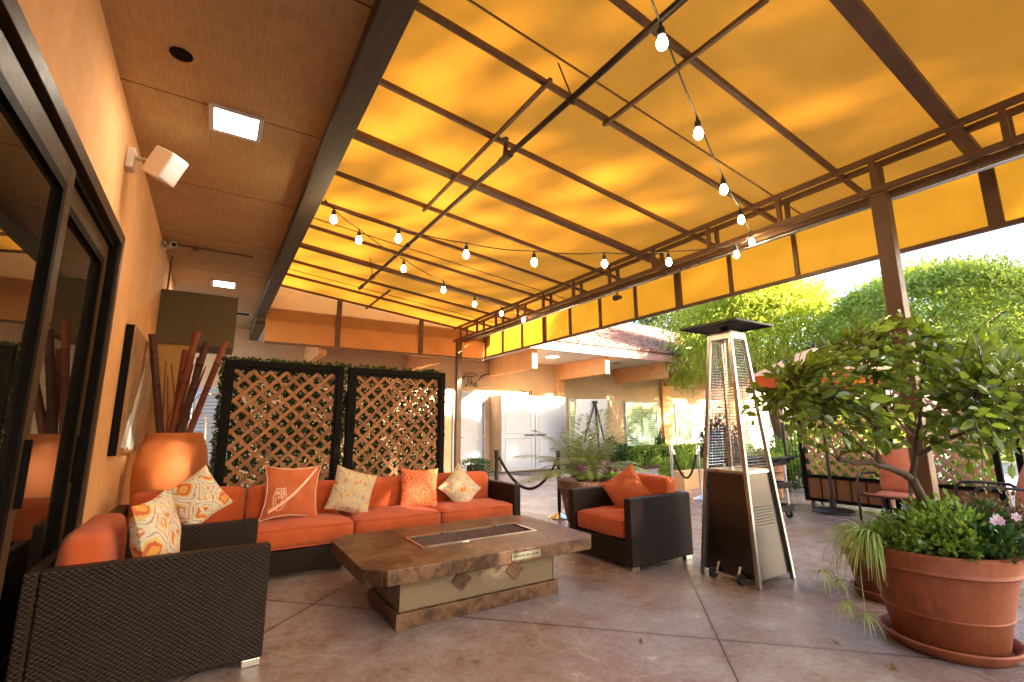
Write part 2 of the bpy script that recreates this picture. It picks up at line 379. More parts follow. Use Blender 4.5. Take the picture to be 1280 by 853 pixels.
MT['kale'] = leaf('purple kale leaf', (0.16, 0.03, 0.16), (0.42, 0.14, 0.38), 0.3, 0.5)
MT['petal'] = leaf('pink white petal', (0.55, 0.10, 0.35), (0.85, 0.65, 0.75), 0.3, 0.5)
MT['roof'] = m_roof()
MT['fascia'] = simple('pink fascia board', (0.50, 0.25, 0.20), 0.7, 0, 0.1)
MT['shutter'] = simple('pale shutter', (0.50, 0.54, 0.50), 0.5, 0, 0.04)
MT['mulch'] = simple('red bark mulch', (0.16, 0.06, 0.035), 0.95, 0, 0.5, 25, 1.0, 45, 0.03)
MT['ground'] = simple('grey concrete ground', (0.30, 0.27, 0.25), 0.85, 0, 0.2, 0.6, 0.2, 20)
MT['path'] = simple('concrete walk', (0.40, 0.37, 0.35), 0.8, 0, 0.15, 1.5, 0.2, 25)
MT['umbrella'] = canopy_fabric('cream orange parasol cloth', (0.90, 0.52, 0.29), (0.8, 0.5, 0.3), 0.3)
MT['umbrella_orange'] = canopy_fabric('orange parasol valance', (0.78, 0.16, 0.03), (0.9, 0.2, 0.04), 0.4)
MT['sling'] = fabric('salmon chair sling', (0.60, 0.18, 0.085))
MT['iron'] = simple('dark iron', (0.03, 0.025, 0.025), 0.4, 0.6, 0.2)
MT['alu'] = simple('aluminium tube', (0.62, 0.61, 0.60), 0.3, 0.9, 0.1)
MT['mat'] = simple('grey door mat', (0.07, 0.065, 0.07), 0.95, 0, 0.2, 40)
MT['statue'] = simple('weathered dark bronze', (0.06, 0.05, 0.055), 0.5, 0.4, 0.4, 9, 0.4, 30)
MT['rope'] = simple('black velvet rope', (0.010, 0.010, 0.013), 0.75, 0, 0.2)

# ------------------------------------------------------------------ mesh builder
class MB:
    def __init__(s): s.v = []; s.f = []
    def add(s, vs, fs):
        o = len(s.v); s.v.extend([tuple(p) for p in vs]); s.f.extend([tuple(i+o for i in f) for f in fs]); return s
    def box(s, a, b):
        x0, y0, z0 = a; x1, y1, z1 = b
        return s.add([(x0,y0,z0),(x1,y0,z0),(x1,y1,z0),(x0,y1,z0),(x0,y0,z1),(x1,y0,z1),(x1,y1,z1),(x0,y1,z1)],
                     [(0,3,2,1),(4,5,6,7),(0,1,5,4),(1,2,6,5),(2,3,7,6),(3,0,4,7)])
    def cb(s, c, d): return s.box(tuple(c[i]-d[i]/2 for i in range(3)), tuple(c[i]+d[i]/2 for i in range(3)))
    def bar(s, p, q, wd, ht=None, upv=(0,0,1)):
        ht = ht or wd; p = Vector(p); q = Vector(q); t = (q-p).normalized(); u = Vector(upv)
        if abs(t.dot(u)) > 0.98: u = Vector((1,0,0))
        sd = t.cross(u).normalized(); u = sd.cross(t).normalized()
        vs = []
        for c in (p, q):
            for a, b in ((-1,-1),(1,-1),(1,1),(-1,1)): vs.append(c+sd*(a*wd/2)+u*(b*ht/2))
        return s.add(vs, [(0,1,2,3),(7,6,5,4),(0,4,5,1),(1,5,6,2),(2,6,7,3),(3,7,4,0)])
    def tube(s, pts, r, n=8, cap=True):
        pts = [Vector(p) for p in pts]; rs = r if isinstance(r, (list, tuple)) else [r]*len(pts)
        vs = []; fs = []; pv = None
        for i, p in enumerate(pts):
            t = (pts[min(i+1, len(pts)-1)]-pts[max(i-1, 0)])
            t = t.normalized() if t.length > 1e-9 else Vector((0,0,1))
            if pv is None:
                u = Vector((0,0,1)) if abs(t.z) < 0.9 else Vector((1,0,0))
                u = (u-t*u.dot(t)).normalized()
            else:
                u = (pv-t*pv.dot(t)); u = u.normalized() if u.length > 1e-6 else t.orthogonal().normalized()
            pv = u; b = t.cross(u)
            for k in range(n):
                a = 2*PI*k/n; vs.append(p+u*(rs[i]*math.cos(a))+b*(rs[i]*math.sin(a)))
        for i in range(len(pts)-1):
            for k in range(n):
                fs.append((i*n+k, i*n+(k+1)%n, (i+1)*n+(k+1)%n, (i+1)*n+k))
        if cap:
            fs.append(tuple(range(n))[::-1]); m = (len(pts)-1)*n; fs.append(tuple(range(m, m+n)))
        return s.add(vs, fs)
    def lathe(s, prof, c=(0,0,0), n=32):
        vs = []; fs = []
        for r, z in prof:
            for k in range(n):
                a = 2*PI*k/n; vs.append((c[0]+r*math.cos(a), c[1]+r*math.sin(a), c[2]+z))
        for i in range(len(prof)-1):
            for k in range(n): fs.append((i*n+k, i*n+(k+1)%n, (i+1)*n+(k+1)%n, (i+1)*n+k))
        return s.add(vs, fs)
    def prism(s, poly, z0, z1):
        n = len(poly); vs = [(x,y,z0) for x,y in poly]+[(x,y,z1) for x,y in poly]
        fs = [tuple(range(n))[::-1], tuple(range(n, 2*n))]+[(i,(i+1)%n,n+(i+1)%n,n+i) for i in range(n)]
        return s.add(vs, fs)
    def prism_axis(s, poly, a0, a1, axis):
        # poly in the other two axes
        n = len(poly)
        def mk(p, a): return (a, p[0], p[1]) if axis == 0 else (p[0], a, p[1])
        vs = [mk(p, a0) for p in poly]+[mk(p, a1) for p in poly]
        fs = [tuple(range(n)), tuple(range(n, 2*n))[::-1]]+[(i,n+i,n+(i+1)%n,(i+1)%n) for i in range(n)]
        return s.add(vs, fs)
    def tf(s, M, start=0):
        s.v[start:] = [tuple(M @ Vector(p)) for p in s.v[start:]]; return s
    def np(s, V, F):
        o = len(s.v); s.v.extend(map(tuple, V)); s.f.extend([tuple(r) for r in (F+o).tolist()]); return s

def link(name, mb, mat, parent=None, smooth=False, bev=0.0, bseg=2, sub=0, solid=0.0):
    me = bpy.data.meshes.new(name)
    off = Vector(parent['_o']) if parent is not None and '_o' in parent else Vector((0,0,0))
    V = [(p[0]-off.x, p[1]-off.y, p[2]-off.z) for p in mb.v] if off.length > 0 else mb.v
    me.from_pydata(V, [], mb.f); me.update()
    bm = bmesh.new(); bm.from_mesh(me)
    if len(bm.faces) < 60000 and not getattr(mb, 'leafy', False): bmesh.ops.recalc_face_normals(bm, faces=bm.faces)
    bm.to_mesh(me); bm.free()
    o = bpy.data.objects.new(name, me); COL.objects.link(o)
    me.materials.append(mat)
    if smooth is True: me.polygons.foreach_set('use_smooth', [True]*len(me.polygons))
    elif smooth: 
        me.polygons.foreach_set('use_smooth', [True]*len(me.polygons)); me.set_sharp_from_angle(angle=R(smooth))
    if parent is not None: o.parent = parent
    if solid: m = o.modifiers.new('thick', 'SOLIDIFY'); m.thickness = solid; m.offset = 0
    if bev > 0:
        m = o.modifiers.new('bevel', 'BEVEL'); m.width = bev; m.segments = bseg; m.limit_method = 'ANGLE'; m.angle_limit = R(40)
        m.harden_normals = False
    if sub: m = o.modifiers.new('sub', 'SUBSURF'); m.levels = sub; m.render_levels = sub
    return o

def tag(o, label, cat, group=None, kind=None):
    if label: o['label'] = label
    if cat: o['category'] = cat
    if group: o['group'] = group
    if kind: o['kind'] = kind
    return o
def thing(name, label, cat, loc=(0,0,0), group=None, rz=0.0):
    """Empty at the base; parts are given in world coordinates relative to loc (unless built at the origin)."""
    o = bpy.data.objects.new(name, None); COL.objects.link(o); o.location = loc; o.rotation_euler = (0,0,rz)
    o.empty_display_size = 0.1
    o['_o'] = tuple(loc); return tag(o, label, cat, group)
def sub(name, mb, mat, part, **kw):
    """sub-part: child of a part whose own origin equals its thing's origin"""
    off = part.parent['_o'] if part.parent is not None else (0,0,0)
    part['_o'] = tuple(off); o = link(name, mb, mat, part, **kw); del part['_o']; return o
def struct(name, mb, mat, **kw):
    o = link(name, mb, mat, None, **kw); o['kind'] = 'structure'; return o
def dup(root, loc, rz=0.0, label=None):
    r = root.copy(); COL.objects.link(r); r.location = loc; r.rotation_euler = (0,0,rz)
    if label: r['label'] = label
    for ch in list(root.children):
        c = ch.copy(); COL.objects.link(c); c.parent = r
        for g in list(ch.children):
            d = g.copy(); COL.objects.link(d); d.parent = c
    return r

def cushion(c, d, r=0.05, puff=0.03, n=12, seed=0, wr=0.006, axis=2):
    """rounded, puffed box; puff along `axis`"""
    rng = random.Random(seed); mb = MB(); c = Vector(c); h = [x/2 for x in d]
    ph = [rng.uniform(0, 6.28) for _ in range(9)]
    idx = {}; vs = []
    def vert(p):
        k = tuple(round(x*1000) for x in p)
        if k in idx: return idx[k]
        q = Vector((p[0]*h[0], p[1]*h[1], p[2]*h[2]))
        inner = Vector([max(-(h[i]-r), min(h[i]-r, q[i])) for i in range(3)])
        dd = q-inner
        if dd.length > 1e-9: q = inner+dd.normalized()*r*min(1.0, dd.length/r if dd.length < r else 1.0)
        o = [i for i in range(3) if i != axis]
        bu = (1-p[o[0]]**2)*(1-p[o[1]]**2)
        q[axis] += puff*bu*p[axis]
        for i in o: q[i] += puff*0.35*(1-p[axis]**2)*p[i]*(1-p[[j for j in o if j != i][0]]**2)
        q[axis] += wr*math.sin(q[o[0]]*13+ph[0])*math.sin(q[o[1]]*11+ph[1]) + wr*.5*math.sin(q[o[0]]*29+q[o[1]]*17+ph[2])
        idx[k] = len(vs); vs.append(c+q); return idx[k]
    fs = []
    for ax in range(3):
        a, b = [i for i in range(3) if i != ax]
        for sgn in (-1, 1):
            for i in range(n):
                for j in range(n):
                    quad = []
                    for (di, dj) in ((0,0),(1,0),(1,1),(0,1)):
                        p = [0,0,0]; p[ax] = sgn; p[a] = -1+2*(i+di)/n; p[b] = -1+2*(j+dj)/n
                        # concentrate samples near the edges
                        p[a] = math.sin(p[a]*PI/2)*0.6+p[a]*0.4; p[b] = math.sin(p[b]*PI/2)*0.6+p[b]*0.4
                        quad.append(vert(p))
                    fs.append(tuple(quad))
    mb.add(vs, fs); return mb

def pillow_mb(s=0.48, t=0.15, n=20, seed=0):
    rng = random.Random(seed); vs = []; fs = []; ph = [rng.uniform(0, 6.28) for _ in range(6)]
    for side in (1, -1):
        for i in range(n+1):
            for j in range(n+1):
                u = -1+2*i/n; v = -1+2*j/n
                x = u*(1-0.09*(1-v*v)); y = v*(1-0.09*(1-u*u))
                th = ((1-u**2)*(1-v**2))**0.42
                z = side*t/2*th + 0.008*th*math.sin(u*5+ph[0])*math.sin(v*6+ph[1])*side + 0.012*math.sin(u*2.2+ph[2])*math.sin(v*2+ph[3])
                vs.append((x*s/2, y*s/2, z))
    m = (n+1)*(n+1)
    for k in range(2):
        for i in range(n):
            for j in range(n):
                a = k*m+i*(n+1)+j; q = (a, a+1, a+n+2, a+n+1)
                fs.append(q if k else q[::-1])
    mb = MB(); mb.add(vs, fs); return mb

# leaves ------------------------------------------------------------
def leaf_cards(P_, D, N, L, W):
    """diamond leaves: base P, direction D, normal N, arrays"""
    D = D/np.linalg.norm(D, axis=1, keepdims=True)
    S = np.cross(D, N); S /= (np.linalg.norm(S, axis=1, keepdims=True)+1e-9)
    NN = np.cross(S, D)
    L = L[:, None]; W = W[:, None]
    m = P_+D*L*0.45
    V = np.stack([P_, m+S*W*0.5+NN*W*0.12, P_+D*L-NN*L*0.08, m-S*W*0.5+NN*W*0.12], 1).reshape(-1, 3)
    F = np.arange(len(P_)*4).reshape(-1, 4)
    return V, F
def leaf_full(P_, D, N, L, W, curl=0.15):
    D = D/np.linalg.norm(D, axis=1, keepdims=True)
    S = np.cross(D, N); S /= (np.linalg.norm(S, axis=1, keepdims=True)+1e-9)
    NN = np.cross(S, D); L = L[:, None]; W = W[:, None]
    def pt(t, w, up): return P_+D*L*t+S*W*w+NN*(L*(-curl*t*t)+W*up)
    K = [pt(0,0,0), pt(.3,0,0), pt(.68,0,0), pt(1,0,0), pt(.26,.42,.1), pt(.62,.46,.1), pt(.26,-.42,.1), pt(.62,-.46,.1)]
    V = np.stack(K, 1).reshape(-1, 3); n = len(P_)
    o = np.arange(n)[:, None]*8
    Q = np.concatenate([o+np.array([[1,2,5,4]]), o+np.array([[2,1,6,7]])], 0)
    T = np.concatenate([o+np.array([[0,1,4]]), o+np.array([[2,3,5]]), o+np.array([[1,0,6]]), o+np.array([[3,2,7]])], 0)
    return V, Q, T
def rand_dirs(rng, n):
    v = rng.normal(size=(n, 3)); return v/np.linalg.norm(v, axis=1, keepdims=True)
def add_leaves(mb, P_, D, N, L, W, full=False, curl=0.15):
    mb.leafy = True
    if full:
        V, Q, T = leaf_full(P_, D, N, L, W, curl); o = len(mb.v)
        mb.v.extend(map(tuple, V.tolist())); mb.f.extend([tuple(r) for r in (Q+o).tolist()]); mb.f.extend([tuple(r) for r in (T+o).tolist()])
    else:
        V, F = leaf_cards(P_, D, N, L, W); mb.np(V.tolist(), F)
    return mb
def crown(rng, c, rad, nclump, per, L, clump=0.35, shell=0.55, droop=0.0, lumpy=1.0):
    """leaf clumps through an ellipsoid's volume, denser outside, uneven outline"""
    d = rand_dirs(rng, nclump); d[:, 2] = np.where(d[:, 2] < -0.55, -d[:, 2], d[:, 2])
    lump = 1+lumpy*(0.16*np.sin(d[:, 0]*5+1.3)*np.sin(d[:, 1]*4+0.4)+0.1*np.sin(d[:, 2]*7+d[:, 0]*3))
    rr = (shell+(1-shell)*rng.random(nclump)**0.6)*lump
    C_ = np.array(c)+d*np.array(rad)*rr[:, None]
    cl = np.repeat(C_, per, 0); dd = np.repeat(d, per, 0); n = len(cl)
    off = rng.normal(size=(n, 3))*clump*np.array([1, 1, 0.7])*0.5
    P_ = cl+off
    D = rand_dirs(rng, n)+dd*0.6; D[:, 2] -= droop
    N = dd*0.8+rand_dirs(rng, n)*0.8+np.array([0, 0, 0.5])
    l = L*(0.7+0.6*rng.random(n))
    return P_, D, N, l

# ================================================================== SETTING
XW, CZ, YE, YB = -0.72, 3.56, 10.1, 12.3
mb = MB(); mb.add([(-300,-300,-.03),(300,-300,-.03),(300,300,-.03),(-300,300,-.03)], [(0,1,2,3)]); struct('ground', mb, MT['ground'])
mb = MB(); mb.box((-0.9,-9,-.2),(9.6,YB+.05,0)); struct('patio_floor', mb, MT['floor'])
mb = MB(); mb.box((9.604,-9,-.2),(24,10.2,-.004)); struct('path', mb, MT['path'])
mb = MB(); mb.box((9.3,10.35,-.1),(22,YB-.01,0.06)); struct('mulch_bed', mb, MT['mulch'])

# ------------------------------------------------------------------ near building (left)
bld = thing('hotel_building', 'peach stucco building with sliding glass doors and a brown covered walkway ceiling on the left', 'building', (XW,0,0))
D0, D1, DZ = -3.0, 4.42, 2.73         # door opening along y, head height
mb = MB(); mb.box((XW-.25,D1,0),(XW,9.0,CZ)); mb.box((XW-.25,-4,DZ),(XW,D1,CZ)); mb.box((XW-.25,-4,0),(XW,D0,DZ))
link('wall', mb, MT['stucco'], bld)
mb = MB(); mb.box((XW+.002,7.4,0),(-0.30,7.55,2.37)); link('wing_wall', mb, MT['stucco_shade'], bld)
mb = MB(); mb.box((XW+.002,7.36,2.37),(0.15,8.1,3.08)); bh = link('bulkhead', mb, MT['olive'], bld)
mb = MB(); mb.tube([(-.66,7.42,3.08),(-.66,7.42,3.555)], .012); sub('hanger_rod', mb, MT['steel_brown'], bh)
mb = MB(); mb.box((XW-.25,-4,CZ),(0.53,YB-.01,CZ+.05)); link('soffit', mb, MT['ceiling'], bld)
mb = MB(); mb.box((0.53,-4,3.45),(0.70,10.35,4.2)); link('fascia_beam', mb, MT['beam'], bld, bev=.006)
mb = MB(); mb.box((XW-.25,-4,CZ+.3),(0.52,YB,CZ+.4)); link('roof_deck', mb, MT['olive'], bld)
# sliding doors
dr = MB()
fx0, fx1 = XW-.12, XW+.03
dr.box((fx0,D0,DZ-.085),(fx1,D1,DZ)); dr.box((fx0,D1-.075,0),(fx1,D1,DZ-.085)); dr.box((fx0,D0,0),(fx1,D1-.075,.03))
frame = link('door_frame', dr, MT['bronze'], bld, bev=.004)
mb = MB(); mb.box((fx0+.02,D0,DZ-.125),(XW-.012,D1-.075,DZ-.086)); sub('head_track', mb, MT['dark_frame'], frame)
def slider(y0, y1, xo, jamb_dark):
    f = MB(); st = .11; a, b = XW-.075+xo, XW-.035+xo
    f.box((a,y0,.035),(b,y0+st,DZ-.13)); f.box((a,y1-st,.035),(b,y1,DZ-.13))
    f.box((a,y0+st,.035),(b,y1-st,.16)); f.box((a,y0+st,DZ-.25),(b,y1-st,DZ-.13))
    p = link('sliding_panel', f, MT['bronze'], bld, bev=.003)
    g = MB(); g.box((a+.014,y0+st,.16),(b-.02,y1-st,DZ-.25)); sub('glass', g, MT['glass'], p)
    t = MB()
    t.box((a+.004,y1-st-.05,.16),(b+.003,y1-st-.001,DZ-.25)); t.box((a+.004,y0+st,DZ-.30),(b+.003,y1-st-.05,DZ-.251)); t.box((a+.004,y0+st+.001,.16),(b+.003,y0+st+.03,DZ-.301))
    sub('glazing_bead', t, MT['dark_frame'], p)
    h = MB(); h.bar((b+.012,y1-st*.5,.95),(b+.012,y1-st*.5,1.25),.012,.03); sub('door_handle', h, MT['dark_frame'], p)
slider(3.02, 4.30, -.0, True); slider(1.72, 3.06, .045, True); slider(0.3, 1.74, -.0, True); slider(-1.2, .32, .045, True)
mb = MB(); mb.box((XW-.06,4.30,.03),(XW+.012,4.345,DZ-.086)); sub('jamb_strip', mb, MT['dark_frame'], frame)
# ceiling fittings
def ceil_light(x0, y0, x1, y1, label):
    c = ((x0+x1)/2, (y0+y1)/2, CZ)
    t = thing('ceiling_light', label, 'ceiling light', c, 'square panel lights set in the walkway ceiling')
    m = MB(); fw_ = .035
    m.box((x0,y0,CZ-.014),(x1,y0+fw_,CZ)); m.box((x0,y1-fw_,CZ-.014),(x1,y1,CZ)); m.box((x0,y0+fw_,CZ-.014),(x0+fw_,y1-fw_,CZ)); m.box((x1-fw_,y0+fw_,CZ-.014),(x1,y1-fw_,CZ))
    link('frame', m, MT['white'], t)
    m = MB(); m.box((x0+fw_,y0+fw_,CZ-.008),(x1-fw_,y1-fw_,CZ-.001)); link('diffuser', m, MT['led'], t)
ceil_light(-.23,3.61,.12,3.96,'large lit square ceiling light nearest the glass doors')
ceil_light(-.22,8.32,.13,8.70,'small lit square ceiling light beyond the olive bulkhead')
mb = MB(); mb.lathe([(.062,-.001),(.058,-.006),(.05,-.007),(0,-.003)], (-.37,3.2,CZ-.001), 28)
tag(link('downlight', mb, MT['dark_frame'], smooth=40), 'dark round recessed downlight in the brown walkway ceiling', 'downlight')
mb = MB(); mb.box((.12,10.5,CZ-.012),(.46,10.74,CZ-.001)); t = link('ceiling_vent', mb, MT['white'], bev=.003); tag(t, 'small white slotted vent in the far end of the walkway ceiling', 'vent')
m2 = MB()
for k in range(6): m2.box((.15,10.53+k*.033,CZ-.016),(.43,10.543+k*.033,CZ-.012))
so = link('slot', m2, MT['dark_frame'], t)
# wall speaker
t = thing('wall_speaker', 'white outdoor speaker on a swivel bracket high on the peach wall', 'speaker', (XW,4.21,3.25))
m = MB(); m.cb((XW+.025,4.21,3.27),(.05,.11,.16)); link('wall_plate', m, MT['offwhite'], t, bev=.008)
m = MB(); m.tube([(XW+.05,4.21,3.29),(XW+.11,4.21,3.30),(XW+.14,4.19,3.27)], .014, 8); link('bracket', m, MT['offwhite'], t, smooth=True)
m = MB(); prof = []
for k in range(9):
    a = -0.9+1.8*k/8; prof.append((.10*math.sin(a), .085+.04*math.cos(a)))
poly = [(p[0], p[1]) for p in prof]+[(.08,-.05),(-.08,-.05)]
m.prism(poly, -.11, .11)
Mx = Matrix.Translation((XW+.22,4.13,3.25)) @ Matrix.Rotation(R(-125),4,'Z') @ Matrix.Rotation(R(-28),4,'X')
m.tf(Mx); link('speaker_body', m, MT['offwhite'], t, bev=.008)
m = MB(); g = [(x*0.93, y+.004) for x, y in prof]; q = [(x*0.9, y-.01) for x, y in prof][::-1]; m.prism(g+q, -.095, .095); m.tf(Mx); link('speaker_grille', m, MT['white'], t)
# security camera
t = thing('security_camera', 'small white bullet security camera where the peach wall meets the ceiling', 'camera', (XW,6.84,3.47))
m = MB(); m.cb((XW+.02,6.84,3.49),(.04,.1,.1)); link('mount', m, MT['offwhite'], t, bev=.006)
m = MB(); m.tube([(XW+.03,6.84,3.48),(XW+.10,6.72,3.47),(XW+.13,6.65,3.465)], [.03,.034,.034], 16); link('barrel', m, MT['white'], t, smooth=40)
m = MB(); m.tube([(XW+.13,6.652,3.465),(XW+.133,6.645,3.465)], .024, 16); link('lens', m, MT['dark_frame'], t)
# sprinkler branch on soffit
t = thing('sprinkler_branch', 'thin sprinkler pipe with one head crossing the brown walkway ceiling', 'sprinkler', (-.38,6.67,CZ-.03))
m = MB(); m.tube([(XW+.01,6.87,CZ-.018),(.25,6.87,CZ-.018)], .011); link('pipe', m, MT['steel_brown'], t)
m = MB(); m.tube([(-.38,6.86,CZ-.02),(-.38,6.80,CZ-.03),(-.38,6.80,CZ-.07)], .013); m.tube([(-.38,6.80,CZ-.07),(-.38,6.80,CZ-.075)], .045, 16); link('sprinkler_head', m, MT['steel_brown'], t)
# picture
ax_ = XW+.065
t = thing('wall_picture', 'large unframed abstract canvas in browns with a white streak on the peach wall', 'picture', (XW,6.0,1.07))
m = MB(); m.box((XW+.003,5.19,1.07),(ax_-.004,7.2,2.20)); link('stretcher', m, MT['black_wood'], t)
m = MB(); m.box((ax_-.004,5.192,1.072),(ax_,7.198,2.198)); link('painting', m, m_art(), t)
m = MB(); rng = random.Random(3)
m.prism_axis([(5.62,1.34),(5.86,1.36),(6.08,1.62),(6.22,1.92),(6.02,1.74),(5.80,1.56)], ax_-.001, ax_+.004, 0)
for k in range(26):
    y = 5.36+rng.uniform(-.04,.8); m.bar((ax_+.002,y,1.09+rng.random()*.05),(ax_+.002,y*.4+5.74*.6,1.32+rng.random()*.12),.008,.016)
link('white_streak', m, MT['white'], t)

# ------------------------------------------------------------------ back building
bb = thing('back_building', 'tan stucco building with roof beams, white shutters and a clay tile roof behind the patio', 'building', (9,YB,0))
m = MB(); m.box((-.9,YB,0),(22,YB+.3,3.9)); link('wall', m, MT['stucco_tan'], bb)
m = MB(); m.box((5.62,9.80,3.30),(21.5,YB-.002,3.36)); m.box((.72,10.30,3.30),(5.60,YB-.002,3.36)); link('soffit', m, MT['white_soffit'], bb)
m = MB(); m.box((.54,10.14,3.37),(5.60,YB-.002,3.64)); m.box((.54,10.36,3.30),(.718,YB-.002,3.369)); link('roof_deck', m, MT['olive'], bb)
m = MB(); m.box((5.62,9.72,3.285),(21.5,9.80,3.50)); link('fascia', m, MT['fascia'], bb)
m = MB()
for k in range(7):
    x = 1.75+2.6*k; m = MB(); y0 = 9.98 if x > 5.6 else 10.36
    m.box((x,y0,2.80),(x+.16,YB-.003,3.298)); link('beam_tail', m, MT['stucco'], bb, bev=.006)
# roof tiles: rows of barrel tiles on a hip slope
def roof_tiles():
    tb = MB(); V = []; F = []
    sl = R(25); rows = 16; pitch = .21
    n = 0
    for r_ in range(rows):
        y = 9.66+r_*.34*math.cos(sl)/1.0; z = 3.50+(y-9.66)*math.tan(sl)
        x0 = 5.65; x1 = 21.6-(y-9.66)*0.9
        nx = int((x1-x0)/pitch)
        for i in range(nx):
            x = x0+i*pitch+(r_%2)*.004; o = len(V)
            for e in (0, 1):
                yy = y+e*.40*math.cos(sl); zz = z+e*.40*math.sin(sl)+(.035 if e == 0 else .012); rr = .098 if e == 0 else .085
                for k in range(6):
                    a = PI*k/5; V.append((x+rr*math.cos(a), yy, zz+rr*.75*math.sin(a)))
            for k in range(5): F.append((o+k, o+k+1, o+6+k+1, o+6+k))
            F.append(tuple(o+k for k in range(6)))
    tb.v = V; tb.f = F; tb.leafy = True; return tb
m = MB(); dy = 5.3; m.add([(5.62,9.70,3.50),(21.55,9.70,3.50),(21.55-.9*dy,9.70+dy,3.50+dy*math.tan(R(25))),(5.62,9.70+dy,3.50+dy*math.tan(R(25))),(5.62,9.75,3.37),(21.5,9.75,3.37)], [(0,1,2,3),(4,5,1,0)])
rf = link('roof', m, MT['fascia'], bb)
sub('roof_tiles', roof_tiles(), MT['roof'], rf, smooth=50)
# doors in the back wall
def back_door(x0, x1, z1):
    m = MB(); m.box((x0,YB-.03,0.01),(x1,YB-.004,z1)); d = link('door', m, MT['white_door'], bb, bev=.004)
    p = MB(); wx = (x1-x0)
    for a, b in ((.12,.92),(1.06,z1-.16)):
        for (xa, xb, za, zb) in ((x0+.14,x1-.14,a,a+.025),(x0+.14,x1-.14,b-.025,b),(x0+.14,x0+.165,a+.026,b-.026),(x1-.165,x1-.14,a+.026,b-.026)):
            p.box((xa,YB-.044,za),(xb,YB-.031,zb))
        p.box((x0+.24,YB-.038,a+.1),(x1-.24,YB-.031,b-.1))
    sub('panel_moulding', p, MT['white_door'], d, bev=.004)
    h = MB(); h.tube([(x0+.08,YB-.03,1.0),(x0+.08,YB-.085,1.0),(x0+.20,YB-.085,1.0)], .013); sub('door_handle', h, MT['dark_metal'], d)
    k = MB()
    for z in (.3,1.1,1.9): k.box((x1-.002,YB-.042,z),(x1+.02,YB-.005,z+.1))
    sub('hinge', k, MT['iron'], d)
    f = MB(); f.box((x0-.09,YB-.045,0),(x0-.004,YB-.003,z1+.09)); f.box((x1+.022,YB-.045,0),(x1+.1,YB-.003,z1+.09)); f.box((x0-.003,YB-.045,z1+.004),(x1+.021,YB-.003,z1+.09))
    link('door_casing', f, MT['white_door'], bb)
back_door(5.86, 6.74, 2.22)
m = MB(); m.box((-.42,YB-.03,.01),(.36,YB-.004,2.2)); d = link('louver_door', m, MT['white_door'], bb)
m = MB()
for k in range(26): m.add([(-.34,YB-.034,.12+k*.078),(.28,YB-.034,.12+k*.078),(.28,YB-.065,.07+k*.078),(-.34,YB-.065,.07+k*.078)], [(0,1,2,3)])
sub('louver_slats', m, MT['white_door'], d, solid=.008)
# windows with shutters
def window(x0, x1, z0, z1):
    f = MB(); b = .07; y0, y1 = YB-.05, YB-.003
    f.box((x0-b,y0,z0-b),(x1+b,y1,z0)); f.box((x0-b,y0,z1),(x1+b,y1,z1+b)); f.box((x0-b,y0,z0),(x0,y1,z1)); f.box((x1,y0,z0),(x1+b,y1,z1))
    o = link('window', f, MT['shutter'], bb)
    s = MB(); n = int((z1-z0)/.085)
    for k in range(n):
        z = z0+.02+k*.085; s.add([(x0,YB-.006,z+.06),(x1,YB-.006,z+.06),(x1,YB-.03,z),(x0,YB-.03,z)], [(0,1,2,3)])
    s.bar(((x0+x1)/2,YB-.036,z0),((x0+x1)/2,YB-.036,z1),.03,.012)
    sub('shutter', s, MT['shutter'], o, solid=.006)
    g = MB(); g.box((x0+.001,YB-.046,z0+.001),(x1-.001,YB-.042,z1-.001)); sub('pane', g, MT['window_glass'], o)
window(10.05,11.5,.5,2.12); window(12.68,14.28,.5,2.12); window(15.42,17.0,.4,2.1)
m = MB(); m.box((9.5,YB-.12,0),(9.78,YB-.003,3.29)); link('pilaster', m, MT['stucco'], bb)
m = MB(); m.box((14.6,YB-.10,0),(15.1,YB-.003,3.29)); link('pilaster', m, MT['stucco'], bb)
# soffit light and small vent of the back building
t = thing('soffit_light', 'lit square light in the pale soffit of the back building', 'ceiling light', (8.2,10.75,3.30))
m = MB(); m.box((8.05,10.6,3.288),(8.38,10.93,3.2995)); link('frame', m, MT['white'], t)
m = MB(); m.box((8.08,10.63,3.284),(8.35,10.90,3.288)); link('diffuser', m, MT['led'], t)
m = MB(); m.lathe([(.14,0),(.12,-.012),(.0,-.012)], (10.9,10.9,3.2995), 24); tag(link('soffit_vent', m, MT['iron'], smooth=40), 'dark round vent in the pale soffit between two beam tails', 'vent')
# script sign on the back wall
t = thing('wall_sign', 'black script sign reading The on the tan wall above the white door', 'sign', (6.5,YB-.01,2.5))
def W2(pts, x0, z0, s): return [(x0+p[0]*s, YB-.016, z0+p[1]*s) for p in pts]
m = MB()
for st in ([(-.1,.72),(.1,.9),(.35,.94),(.6,.9),(.85,.94),(1.0,1.0)], [(.45,.92),(.42,.6),(.34,.25),(.2,.06),(.05,.08)],
           [(.72,.95),(.66,.6),(.6,.06),(.64,.3),(.76,.46),(.84,.4),(.84,.12),(.92,.05),(1.04,.18)], [(1.04,.18),(1.2,.3),(1.2,.42),(1.1,.44),(1.04,.28),(1.1,.08),(1.24,.06),(1.36,.2)]):
    m.tube(W2(st, 6.12, 2.44, .34), .012, 6)
link('letters', m, MT['ink'], t)
m = MB(); m.tube(W2([(-.28,-.1),(-.3,.5),(.1,1.12),(.7,1.24),(1.2,1.12),(1.3,.98)], 6.12, 2.44, .34), .011, 6); m.tube(W2([(1.35,.55),(1.7,1.0),(2.2,1.22),(2.9,1.24),(3.6,1.2)], 6.12, 2.44, .34), [.006,.02,.016,.012,.004], 6); link('flourish', m, MT['ink'], t)
